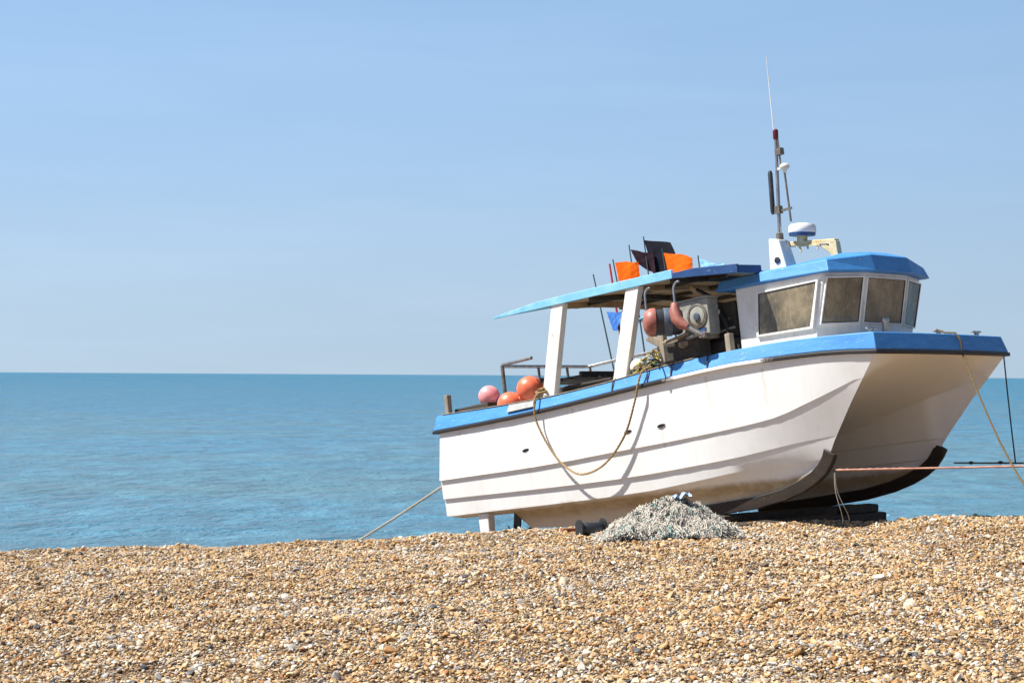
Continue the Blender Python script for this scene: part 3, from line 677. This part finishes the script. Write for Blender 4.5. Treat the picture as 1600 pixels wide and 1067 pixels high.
# ---- mast, radar and arch on the wheelhouse roof
b = MB(); b.hexa([(5.86, -.36, 3.42), (6.16, -.36, 3.42), (6.16, -.10, 3.42), (5.86, -.10, 3.42), (5.88, -.34, 3.94), (6.05, -.34, 3.90), (6.05, -.12, 3.90), (5.88, -.12, 3.94)])
foot = b.build('mast_foot', 'white_paint', boat, smooth=0, bevel=.015)
b = MB(); b.lathe([(.045, 0), (.045, .012), (.03, .016)], (6.01, -.358, 3.62), (0, -1, -.04), 16); b.build('cable_hole', 'black_rubber', foot)
mast = MB(); X0, Y0 = 5.98, -.22
up = Vector((.144, 0, .99)); lean = Vector((.02, -.045, 1)).normalized()
base = Vector((5.98, -.22, 3.90))
def mp(h, dx=0, dy=0): return base+Vector((.085, -.0, .99)).normalized()*h+Vector((dx, dy, 0))
mast.tube([mp(0), mp(1.40)], [.028, .022], 10)
mo = mast.build('mast', 'steel', boat, smooth=50)
b = MB(); b.tube([mp(0.0), mp(.10), mp(.11)], [.05, .05, .03], 12); b.build('mast_collar', 'dull_steel', mo)
b = MB(); b.tube([mp(1.38), mp(1.40), mp(1.50), mp(1.52)], [.03, .038, .038, .02], 12); b.build('mast_light', 'cap_red', mo)
b = MB(); b.tube([mp(1.50, -.03), mp(2.54, -.105)], [.008, .0045], 6); b.build('whip_antenna', 'white_paint', mo)
b = MB(); b.tube([mp(.98, .07), mp(1.50, .02)], .012, 6); b.box(mp(1.20, .055), (.09, .08, .09)); b.build('aerial_clamp', 'dull_steel', mo, smooth=0)
b = MB(); b.tube([mp(.38, -.10), mp(.42, -.10), mp(.94, -.12), mp(.98, -.12)], [.02, .034, .034, .02], 10); b.build('radar_reflector', 'black_plastic', mo)
b = MB(); b.bar(mp(.40, -.1), mp(.40, .22), .025, .03); b.box(mp(.42, .0), (.08, .08, .10)); b.build('mast_crossbar', 'dull_steel', mo, smooth=0)
b = MB(); b.bar(mp(.97, -.0), mp(.97, .16), .03, .03); b.build('mast_crossbar', 'float_white', mo, smooth=0)
b = MB(); b.tube([mp(.22, .20), mp(.96, .12)], .014, 8); b.build('aerial_pole', 'dull_steel', mo)
b = MB(); b.lathe([(.02, -.10), (.03, -.06), (.065, -.03), (.065, .0), (.04, .03), (.01, .035)], mp(.99, .13), (.08, 0, 1), 18); b.build('aerial_dome', 'float_white', mo, smooth=50)
b = MB()
b.bar((5.95, -.08, 3.86), (6.80, -.08, 3.735), .10, .07); b.bar((6.755, -.08, 3.74), (6.78, -.08, 3.44), .10, .12, up=(1, 0, 0)); b.bar((6.56, -.08, 3.75), (6.74, -.08, 3.60), .08, .07)
arch = b.build('radar_arch', 'yellow_stain', boat, smooth=0, bevel=.012)
b = MB()
for x, dz in ((6.22, .07), (6.34, .05), (6.5, .09)): b.tube([(x, -.12, 3.79), (x+.02, -.13, 3.77-dz)], .014, 6)
b.bar((6.18, -.135, 3.79), (6.56, -.135, 3.735), .02, .02); b.build('cable_end', 'yellow_stain', arch)
rc = Vector((6.25, -.08, 3.91)); ru = Vector((.135, 0, .99))
b = MB(); b.lathe([(.15, .008), (.174, .012), (.179, .05)], rc, ru, 28); rd = b.build('radar', 'dark_blue', boat, smooth=40)
b = MB(); b.lathe([(.07, -.07), (.07, .004), (.12, .0075)], rc, ru, 20); b.build('pedestal', 'yellow_stain', rd, smooth=40)
b = MB(); b.lathe([(.18, .052), (.186, .07), (.182, .135), (.16, .165), (.08, .18), (.01, .182)], rc, ru, 28); b.build('radome', 'white_paint', rd, smooth=40)

# ---- foredeck fittings, rudder, screw
b = MB(); b.lathe([(.05, 0), (.045, .2), (.055, .22), (.05, .26), (.02, .27)], (7.48, -.2, 2.33), (0, 0, 1), 14); b.build('samson_post', 'steel', boat, smooth=40)
for x, y in ((7.9, .32), (7.95, 1.12), (7.9, -1.12)):
    b = MB(); b.box((x, y, 2.31), (.05, .05, .10)); b.bar((x, y-.10, 2.365), (x, y+.10, 2.365), .03, .025); b.build('cleat', 'steel', boat, smooth=0, bevel=.006)
b = MB(); b.hexa([(.66, -1.40, -.02), (.84, -1.40, -.02), (.84, -1.28, -.02), (.66, -1.28, -.02), (.62, -1.41, .69), (.86, -1.41, .69), (.86, -1.27, .69), (.62, -1.27, .69)])
b.build('rudder', 'white_paint', boat, smooth=0, bevel=.02)
b = MB(); b.hexa([(.66, 1.28, -.02), (.84, 1.28, -.02), (.84, 1.40, -.02), (.66, 1.40, -.02), (.62, 1.27, .69), (.86, 1.27, .69), (.86, 1.41, .69), (.62, 1.41, .69)])
b.build('rudder', 'white_paint', boat, smooth=0, bevel=.02)
def screw(s):
    b = MB(); b.lathe([(.02, -.12), (.05, -.08), (.06, 0), (.055, .10), (.03, .16)], (1.04, s*1.1, .26), (1, 0, .05), 14)
    b.tube([(1.06, s*1.1, .27), (1.6, s*1.1, .44)], .025, 8); b.bar((1.12, s*1.1, .28), (1.2, s*1.1, .66), .03, .14, up=(1, 0, 0))
    for k in range(4):
        a = k*math.pi/2+.4; c, q = math.cos(a), math.sin(a)
        P = [(.05, -.05), (.14, -.085), (.215, -.05), (.225, .03), (.15, .07), (.05, .05)]
        vs = [(1.04+w*.7, s*1.1+r*c-w*q*.7, .26+r*q+w*c*.7) for r, w in P]
        b.add(vs+[(x+.018, y, z) for x, y, z in vs], [tuple(range(5, -1, -1)), tuple(range(6, 12))]+[(i, (i+1) % 6, 6+(i+1) % 6, 6+i) for i in range(6)])
    return b
for s in (-1, 1): screw(s).build('propeller', 'black_plastic', boat, smooth=30)

# ------------------------------------------------------------------ loose things on the boat
def place(b, name, mats, origin, label, cat, group=None, **kw):
    o = b.build(name, mats, None, origin=origin, **kw); return tag(o, label, cat, group)
def buoy(c, r, mat, ax, label):
    c = bw(*c); ax = (BM.to_3x3() @ Vector(ax)).normalized()
    root = empty('buoy', loc=c-Vector((0, 0, r*.98))); tag(root, label, 'buoy', 'inflated buoys on the after deck')
    o = Vector(root.location)
    b = MB(); prof = [(r*math.sin(t)*(1.0 if t < 1.9 else 1-.10*(t-1.9)), -r*math.cos(t)*(1 if t < 1.6 else 1.12)) for t in np.linspace(.12, 2.85, 20)]
    b.lathe(prof, c-o, ax, 28); b.build('bladder', mat, root, smooth=60)
    e = MB(); e.lathe([(r*.30, r*1.02), (r*.26, r*1.16), (r*.18, r*1.30), (r*.10, r*1.34)], c-o, ax, 16); e.build('neck', 'flag_blue' if mat == 'buoy_pink' else 'buoy_orange', root, smooth=50)
buoy((.80, -1.12, 2.475), .165, 'buoy_pink', (.7, .2, -.35), 'faded pink and white round buoy on the stern planks')
buoy((1.32, -1.18, 2.28), .19, 'buoy_orange', (.8, .3, .25), 'orange-red buoy lying lowest, just inside the starboard gunwale')
buoy((1.62, -1.02, 2.475), .197, 'buoy_orange', (.6, .5, .1), 'orange-red buoy raised highest against the aft canopy post')

def wavy(P, nu=22, nv=14, amp=.018, seed=0):
    """cloth quad TL,TR,BR,BL with folds; two skins 4 mm apart"""
    P = [Vector(p) for p in P]; rr = random.Random(seed)
    n = (P[1]-P[0]).cross(P[3]-P[0]).normalized(); ph = rr.uniform(0, 6)
    rows = []
    for j in range(nv+1):
        v = j/nv; row = []
        for i in range(nu+1):
            u = i/nu; p = P[0]*(1-u)*(1-v)+P[1]*u*(1-v)+P[2]*u*v+P[3]*(1-u)*v
            a = amp*u*(math.sin(u*7+v*2.3+ph)+.5*math.sin(u*13-v*4+ph*2))+.005*math.sin(u*19+v*11+ph)*math.sin(v*9-u*5)
            row.append(p+n*a+Vector((0, 0, .018*u*math.sin(u*6+ph+v)+.007*math.sin(v*8+u*9+ph*3)*u)))
        rows.append(row)
    b = MB(); b.loft(rows); b.loft([[q+n*.004 for q in r] for r in reversed(rows)])
    return b
def flag(foot, top, quad, fmat, pmat, label, seed, r=.013, pl='pole'):
    f, t = bw(*foot), bw(*top); root = empty('marker_flag', loc=f)
    tag(root, label, 'marker flag', 'net marker flags bundled on the port quarter'); o = Vector(root.location)
    b = MB(); b.tube([f-o, (f+t)/2-o, t-o], [r*1.2, r, r*.8], 8); b.build('pole', pmat, root, smooth=50)
    if quad: wavy([bw(*q)-o for q in quad], seed=seed).build('flag', fmat, root, smooth=60, merge=False)
PY = 1.42
flag((1.36, 1.22, 2.14), (.80, PY, 4.50), [(1.02, PY, 3.83), (1.42, PY-.1, 3.76), (1.34, PY-.1, 3.47), (1.13, PY, 3.50)], 'flag_blue', 'pole_dark', 'dark slim pole farthest aft with a blue flag drooping under the canopy edge', 1)
flag((1.80, 1.20, 2.14), (1.28, PY, 4.66), [(1.32, PY, 4.60), (1.80, PY+.05, 4.53), (1.76, PY+.05, 4.22), (1.38, PY, 4.20)], 'flag_orange', 'pole_dark', 'orange flag nearest the stern, standing clear of the canopy edge', 2)
flag((1.48, 1.30, 2.14), (1.12, PY+.08, 4.62), None, None, 'pole_red', 'bare red-striped pole just aft of the first orange flag', 3, .02)
flag((2.05, 1.18, 2.14), (1.56, PY+.12, 4.85), [(1.58, PY+.12, 4.77), (2.06, PY+.1, 4.62), (2.12, PY+.1, 4.24), (1.72, PY+.12, 4.50)], 'flag_maroon', 'pole_dark', 'dark maroon flag between the first orange flag and the black flag', 4)
flag((2.30, 1.22, 2.14), (1.86, PY+.16, 4.93), [(1.87, PY+.16, 4.87), (2.40, PY+.2, 4.72), (2.66, PY+.2, 4.18), (2.00, PY+.16, 4.24)], 'flag_black', 'pole_dark', 'large black flag on the tallest pole of the bundle', 5)
flag((2.75, 1.20, 2.14), (2.36, PY+.02, 4.62), [(2.38, PY+.02, 4.55), (3.00, PY, 4.37), (2.92, PY, 4.12), (2.42, PY+.02, 4.18)], 'flag_orange', 'pole_dark', 'orange flag nearest the wheelhouse, just forward of the black flag', 6)
flag((3.35, 1.20, 2.14), (3.02, PY+.10, 4.38), [(3.04, PY+.1, 4.33), (3.50, PY+.12, 4.14), (3.44, PY+.12, 4.0), (3.09, PY+.1, 4.06)], 'flag_pale', 'pole_dark', 'small pale blue flag low behind the forward orange flag', 7)

def strand(pts, r, n=6, twist=0):
    b = MB(); b.tube(pts, r, n); return b
def catmull(P, k=8):
    P = [Vector(p) for p in P]; out = []
    for i in range(len(P)-1):
        p0, p1, p2, p3 = P[max(i-1, 0)], P[i], P[i+1], P[min(i+2, len(P)-1)]
        for t in np.linspace(0, 1, k, endpoint=False):
            out.append(.5*((2*p1)+(p2-p0)*t+(2*p0-5*p1+4*p2-p3)*t*t+(3*p1-p0-3*p2+p3)*t**3))
    return out+[P[-1]]
def laid_rope(pts, r):
    """three-strand rope: three thin tubes twisted together"""
    b = MB(); pts = [Vector(p) for p in pts]; fine = []; step = r*1.7
    for a, c in zip(pts, pts[1:]):
        k = max(1, int((c-a).length/step)); fine += [a+(c-a)*(i/k) for i in range(k)]
    fine.append(pts[-1]); u = Vector((0, 0, 1)); L = 0
    for s in range(3):
        line = []; L = 0
        for i, p in enumerate(fine):
            d = (fine[min(i+1, len(fine)-1)]-fine[max(i-1, 0)]).normalized()
            a = d.cross(Vector((.31, .2, .93))).normalized(); w = d.cross(a)
            if i: L += (p-fine[i-1]).length
            t = L/(r*9)*2*math.pi+s*2.094; line.append(p+(a*math.cos(t)+w*math.sin(t))*r*.52)
        b.tube(line, r*.56, 5)
    return b
rp = [(2.42, -1.50, 2.31), (2.41, -1.63, 2.27), (2.42, -1.70, 2.15), (2.44, -1.70, 1.88), (2.66, -1.665, 1.44), (2.94, -1.66, 1.17), (3.25, -1.66, 1.055), (3.70, -1.665, 1.16), (4.13, -1.675, 1.50), (4.42, -1.70, 1.96), (4.50, -1.71, 2.14), (4.56, -1.66, 2.32), (4.60, -1.52, 2.37)]
place(laid_rope([bw(*p) for p in catmull(rp, 6)], .017), 'rope', 'rope_tan', bw(3.4, -1.6, 1.0), 'tan rope hanging in a slack loop down the white starboard side', 'rope', smooth=60, merge=False)
b = laid_rope([bw(*p) for p in catmull([(2.30, -1.5, 2.29), (2.42, -1.47, 2.33), (2.5, -1.52, 2.32), (2.42, -1.58, 2.31), (2.33, -1.55, 2.33), (2.40, -1.49, 2.36), (2.47, -1.53, 2.37), (2.40, -1.56, 2.36)], 6)], .018)
place(b, 'rope_hitch', 'rope_tan', bw(2.4, -1.5, 2.27), 'tan rope hitched round the gunwale beside the aft canopy post', 'rope', smooth=60, merge=False)
bl = [bw(7.88, .32, 2.39), bw(8.0, .30, 2.33), bw(8.16, .29, 2.30), bw(8.225, .285, 2.2), bw(8.235, .285, 2.02)]
pA = bl[-1]; pB = Vector((5.5, 14.7, float(ground_z(5.5, 14.7))-.02))
for t in np.linspace(0.06, 1, 12): bl.append(pA+(pB-pA)*t+Vector((0, 0, -.46*math.sin(math.pi*t)*(1-.2*t))))
place(laid_rope(bl, .0135), 'rope', 'rope_brown', bw(8.0, .3, 2.3), 'thick tan bow rope running from the foredeck down to the shingle', 'rope', smooth=60, merge=False)
bridle = Vector((7.9, 15.3, EYE-.76))
b = MB(); a = bw(7.22, -1.22, .71); b.tube([a, a+(bridle-a)*.12, bridle], [.012, .012, .012], 8)
for k in np.linspace(.01, .16, 9): b.lathe([(.013, -.03), (.018, 0), (.013, .03)], a+(bridle-a)*k, bridle-a, 8)
place(b, 'hauling_cable', 'cable_orange', a, 'orange-red hauling line stretched from the near keel to the right', 'cable', smooth=50)
b = MB(); a = bw(7.32, 1.23, .71); b.tube([a, a+(bridle-a)*.5+Vector((0, 0, -.02)), bridle], .010, 8)
for k in (.06, .16): b.lathe([(.014, -.04), (.024, 0), (.014, .04)], a+(bridle-a)*k, bridle-a, 8)
place(b, 'hauling_cable', 'cable_dark', a, 'dark hauling wire stretched from the far keel to the right', 'cable', smooth=50)
b = MB(); e = Vector((10.6, 9.7, ground_z(10.6, 9.7)+.02)); b.tube([bridle, e], .024, 8); place(b, 'winch_wire', 'cable_dark', bridle, 'wire leading up the beach from the joined hauling lines', 'cable')
c0 = bw(8.14, 1.40, 2.02); c1 = a+(bridle-a)*.075
b = MB(); b.tube([c0+(c1-c0)*t+Vector((0, 0, -.05*math.sin(math.pi*t))) for t in np.linspace(0, 1, 10)], .009, 6)
q = Vector((6.27, 19.9, EYE-1.06)); b = MB(); b.tube([c0+(q-c0)*t+Vector((0, 0, -.04*math.sin(math.pi*t))) for t in np.linspace(0, 1, 10)], .009, 6)
place(b, 'mooring_line', 'cable_dark', q, 'thin black line from the far bow corner down to the dark wire', 'line', smooth=50)
s0 = bw(.02, -1.50, 1.2); s1 = Vector((-4.6, 29.6, float(ground_z(-4.6, 29.6))))
place(laid_rope([s0+(s1-s0)*t+Vector((0, 0, -.10*math.sin(math.pi*t))) for t in np.linspace(0, 1, 9)], .02), 'rope', 'rope_grey', s0, 'grey stern rope slanting from the transom down behind the shingle', 'rope', smooth=60, merge=False)
a = bw(7.2, -1.23, .70); b = MB()
for i, (dx, dy) in enumerate(((.03, -.02), (.12, .05))):
    gx, gy = a.x+dx+.02, a.y+dy+.02; P = [a+Vector((.01*i, 0, -.02)), a+Vector((dx*.4, dy, -.25)), Vector((gx+.05, gy, a.z-.55)), Vector((gx+.12, gy+.3, float(ground_z(gx, gy))+.06))]
    b.tube(catmull(P, 6), .0055, 6)
place(b, 'keel_line', 'rope_grey', a, 'pale thin lines hanging from the near keel toe to the timbers', 'line', smooth=50)
# white float and tangle on the gunwale by the forward canopy post
b = MB(); b.lathe([(.12*math.sin(t), -.12*math.cos(t)) for t in np.linspace(.15, 3.0, 14)], bw(4.22, -1.36, 2.43), (.4, .3, .8), 22)
place(b, 'net_float', 'float_white', bw(4.22, -1.36, 2.31), 'small cream float on the gunwale beside the forward canopy post', 'float', smooth=60)
rr = random.Random(5); b = MB()
for k in range(46):
    c = Vector((rr.gauss(4.46, .11), rr.gauss(-1.33, .09), 2.36+abs(rr.gauss(0, .07)))); P = [c]
    for _ in range(5): P.append(P[-1]+Vector((rr.gauss(0, .06), rr.gauss(0, .05), rr.gauss(0, .035))))
    b.mi = rr.choice((0, 0, 1, 2, 3)); b.tube([bw(*p) for p in catmull(P, 3)], .012, 5)
place(b, 'net_tangle', ['net_green', 'rope_tan', 'yellow', 'net_cream'], bw(4.46, -1.33, 2.34), 'tangle of green, tan and yellow twine on the rail by the hauler', 'netting', smooth=60, merge=False)

# ------------------------------------------------------------------ things on the beach
def net_pile():
    from mathutils import noise as mn
    cx, cy = 1.86, 19.22
    rr = random.Random(21)
    gz = lambda x, y: float(ground_z(x, y))
    def top(u, v):                     # u -1..1 along the picture, v across; height of the heap
        h = .40*math.exp(-((u-.16)/.62)**2*1.1)*math.exp(-(v/.75)**2)
        h += .12*math.exp(-((u+.5)/.36)**2)*math.exp(-(v/.7)**2)
        k = max(0, 1-max(0, abs(u)-.70)/.38)
        n = mn.noise(Vector((u*4.2, v*3.4, 3)))*.085+mn.noise(Vector((u*9, v*7, 7)))*.055+mn.noise(Vector((u*19, v*14, 1)))*.028
        return max(0, (h+n)*k)
    HX, HY = .86, .60
    def P(u, v, k=1.): x, y = cx+HX*u, cy+HY*v; return Vector((x, y, gz(x, y)-.01+top(u, v)*k))
    root = empty('fishing_net', loc=(cx, cy, gz(cx, cy))); o = Vector(root.location)
    tag(root, 'heap of tangled cream and teal fishing net on the shingle below the boat', 'fishing net')
    b = MB(); n = 60
    b.loft([[P(-1.08+2.16*i/n, -1.05+2.1*j/n, .93)-o-Vector((0, 0, .012)) for i in range(n+1)] for j in range(n+1)])
    b.build('heap_core', 'net_dark', root, smooth=60)
    B = {'net_cream': MB(), 'net_teal': MB(), 'net_dark': MB(), 'net_green': MB()}
    for k in range(7500):
        u, v = rr.uniform(-1.02, 1.02), rr.uniform(-1, .55)
        c = mn.noise(Vector((u*3.1, v*2.6, 11)))+.7*mn.noise(Vector((u*8, v*6, 5)))+rr.gauss(0, .22)
        mat = 'net_teal' if c > .62 else 'net_dark' if c < -.46 else 'net_green' if c < -.38 else 'net_cream'
        a = rr.uniform(0, 6.28); pts = []; lift = rr.uniform(-.004, .03); L = rr.randint(4, 8)
        for s_ in range(L):
            if abs(u) > 1.05 or abs(v) > 1.05: break
            pts.append(P(u, v)-o+Vector((rr.gauss(0, .008), rr.gauss(0, .008), lift+rr.gauss(0, .014))))
            a += rr.gauss(0, 1.1); st = rr.uniform(.018, .05); u += st*math.cos(a)/HX; v += st*math.sin(a)/HY
        if len(pts) > 2: B[mat].tube(pts, rr.uniform(.0022, .0056), 4)
    for k, nm in (('net_cream', 'cream_mesh'), ('net_teal', 'teal_mesh'), ('net_dark', 'dark_mesh'), ('net_green', 'green_mesh')):
        B[k].build(nm, k, root, smooth=60, merge=False)
    b = MB()
    for k in range(16):
        u = rr.uniform(-.95, .9); v = rr.uniform(-.9, .1); a = rr.uniform(0, 6.28); pts = []
        for s_ in range(rr.randint(6, 13)):
            if abs(u) > 1.04 or abs(v) > 1.0: break
            pts.append(P(u, v)-o+Vector((0, 0, .02+rr.gauss(0, .012)))); a += rr.gauss(0, .7); u += .05*math.cos(a)/HX; v += .05*math.sin(a)/HY
        if len(pts) > 2: b.tube(catmull(pts, 3), .010, 6)
    b.build('head_rope', 'net_teal', root, smooth=60, merge=False)
    # crumpled plastic caught on top
    c = P(.20, -.12)+Vector((0, 0, .015)); bb = MB(); rows = []
    for j in range(7):
        rows.append([c+Vector(((i-4)*.022+rr.gauss(0, .006), (j-3)*.03, .03+.035*math.sin(i*1.3+j)*math.cos(j*.9)+.012*i/2+rr.gauss(0, .008))) for i in range(10)])
    bb.loft(rows); bb.loft([[q-Vector((0, 0, .004)) for q in r] for r in reversed(rows)])
    place(bb, 'plastic_scrap', 'plastic_blue', c, 'crumpled pale blue plastic scrap on top of the net heap', 'plastic scrap', smooth=25, merge=False)
net_pile()
# dark roller lying at the left foot of the net
gx, gy = .94, 19.35; gz0 = float(ground_z(gx, gy))
root = empty('keel_roller', loc=(gx, gy, gz0)); tag(root, 'dark grey roller lying on the shingle at the left foot of the net heap', 'roller')
ax = Vector((.93, .36, .04))
b = MB(); b.lathe([(.07, -.15), (.09, -.13), (.085, 0), (.09, .13), (.07, .15)], (.03, 0, .085), ax, 22); b.build('barrel', 'black_plastic', root, smooth=50)
for s in (-1, 1):
    b = MB(); b.lathe([(.05, -.014), (.112, -.012), (.112, .012), (.05, .014)], Vector((.03, 0, .095))+ax*(.155*s), ax, 24); b.build('flange', 'black_rubber', root, smooth=40)
gx, gy = .70, 19.75; b = MB(); b.box((gx, gy, float(ground_z(gx, gy))+.03), (.17, .10, .075), Matrix.Rotation(.4, 3, 'Z')); place(b, 'wood_block', 'rust', (gx, gy, float(ground_z(gx, gy))), 'small rust-brown wood block left of the dark roller', 'wood block', smooth=0, bevel=.01)
# baulks the keels rest on
def baulk(c, ln, w, h, yaw, label, mat='dark_timber', tilt=0):
    x, y = c[0], c[1]; rot = Matrix.Rotation(yaw, 3, 'Z') @ Matrix.Rotation(tilt, 3, 'Y')
    b = MB(); b.box(c, (ln, w, h), rot); place(b, 'timber_baulk', mat, (x, y, c[2]-h/2), label, 'timber baulk', 'timbers under the keels', smooth=0, bevel=.02)
across = math.atan2(Ap.y, Ap.x)
def bk(x, y, z): return bw(x, y, z)
baulk(bk(6.05, -.40, .07), 3.2, .26, .20, across, 'long dark baulk lying across under both keels near the bow')
baulk(bk(6.08, .70, .225), .72, .18, .11, across, 'short dark baulk stacked on the long one under the far keel')
baulk(bk(5.3, .2, .17), 3.0, .22, .26, across, 'dark baulk behind the net heap, under the middle of the boat')

# ------------------------------------------------------------------ light, sky, camera
SUN_AZ, SUN_EL = R(182), R(55)
sd = Vector((math.cos(SUN_AZ)*math.cos(SUN_EL), math.sin(SUN_AZ)*math.cos(SUN_EL), math.sin(SUN_EL)))
sl = bpy.data.lights.new('sun', 'SUN'); sl.energy = 5.0; sl.angle = R(.53); sl.color = (1, .962, .90)
so = bpy.data.objects.new('sun', sl); col.objects.link(so); so.rotation_euler = sd.to_track_quat('Z', 'Y').to_euler(); so.location = (0, 0, 30)
w = bpy.data.worlds.new('World'); sc.world = w; w.use_nodes = True
nt = w.node_tree; bg = nt.nodes['Background']
sk = nt.nodes.new('ShaderNodeTexSky'); sk.sky_type = 'NISHITA'; sk.sun_disc = False; sk.sun_elevation = SUN_EL; sk.sun_rotation = math.pi/2-SUN_AZ
sk.altitude = 0; sk.air_density = 1.0; sk.dust_density = .3; sk.ozone_density = 2.6
tc = nd(nt, 'ShaderNodeTexCoord'); vm = nd(nt, 'ShaderNodeVectorMath', operation='MULTIPLY_ADD')
vm.inputs[1].default_value = (1, 1, .78); vm.inputs[2].default_value = (0, 0, .27)
nt.links.new(tc.outputs['Generated'], vm.inputs[0]); nm = nd(nt, 'ShaderNodeVectorMath', operation='NORMALIZE')
nt.links.new(vm.outputs[0], nm.inputs[0]); nt.links.new(nm.outputs[0], sk.inputs[0])
sx = nd(nt, 'ShaderNodeSeparateXYZ'); nt.links.new(tc.outputs['Generated'], sx.inputs[0])
cl = noise(nt, 2.2, 6, .6, (1, 1, 7), 'Generated')                       # faint veil of sea haze, thicker low down and out to sea
hz = ramp(nt, sx.outputs['Z'], [(0, (.95,)*3), (.06, (.92,)*3), (.22, (.80,)*3), (.45, (.0,)*3)])
sea_side = mth(nt, 'MULTIPLY_ADD', sx.outputs['Y'], .52, .50, clamp=True)
hz = mth(nt, 'MULTIPLY', mth(nt, 'MULTIPLY', hz, sea_side), mth(nt, 'ADD', .88, mth(nt, 'MULTIPLY', cl, .24)), clamp=True)
hcol = ramp(nt, sx.outputs['Z'], [(0, (.52, .665, .80)), (.05, (.505, .675, .85)), (.13, (.445, .665, .94)), (.24, (.405, .655, 1.0))])
lr = mth(nt, 'MULTIPLY_ADD', sx.outputs['X'], -1.5, 8.85)
wisp = ramp(nt, noise(nt, 3.4, 7, .62, (1, 1, 9), 'Generated'), [(.46, (0,0,0)), (.75, (1,1,1))])
lr = mth(nt, 'MULTIPLY', lr, mth(nt, 'MULTIPLY_ADD', wisp, .05, 1.))
hv = nd(nt, 'ShaderNodeCombineXYZ')
for i_ in range(3): nt.links.new(lr, hv.inputs[i_])
hcol = mix(nt, mth(nt, 'MULTIPLY', wisp, .10), hcol, (.56, .66, .80))
hcol = mix(nt, 1., hcol, hv.outputs[0], 'MULTIPLY')
skc = mix(nt, hz, sk.outputs[0], hcol)
nt.links.new(skc, bg.inputs[0]); bg.inputs[1].default_value = .06
cam_d = bpy.data.cameras.new('camera'); cam_d.sensor_width = 36; cam_d.lens = 56.25; cam_d.shift_y = 52.5/1600; cam_d.clip_end = 200000; cam_d.clip_start = .1
co = bpy.data.objects.new('camera', cam_d); col.objects.link(co); co.location = (0, 0, EYE)
co.rotation_euler = (Matrix.Rotation(R(90), 3, 'X') @ Matrix.Rotation(R(.33), 3, 'Z')).to_euler()
sc.camera = co
sc.view_settings.view_transform = 'Standard'; sc.view_settings.look = 'None'; sc.view_settings.gamma = 1; sc.view_settings.use_curve_mapping = False
sc.view_settings.exposure = .85
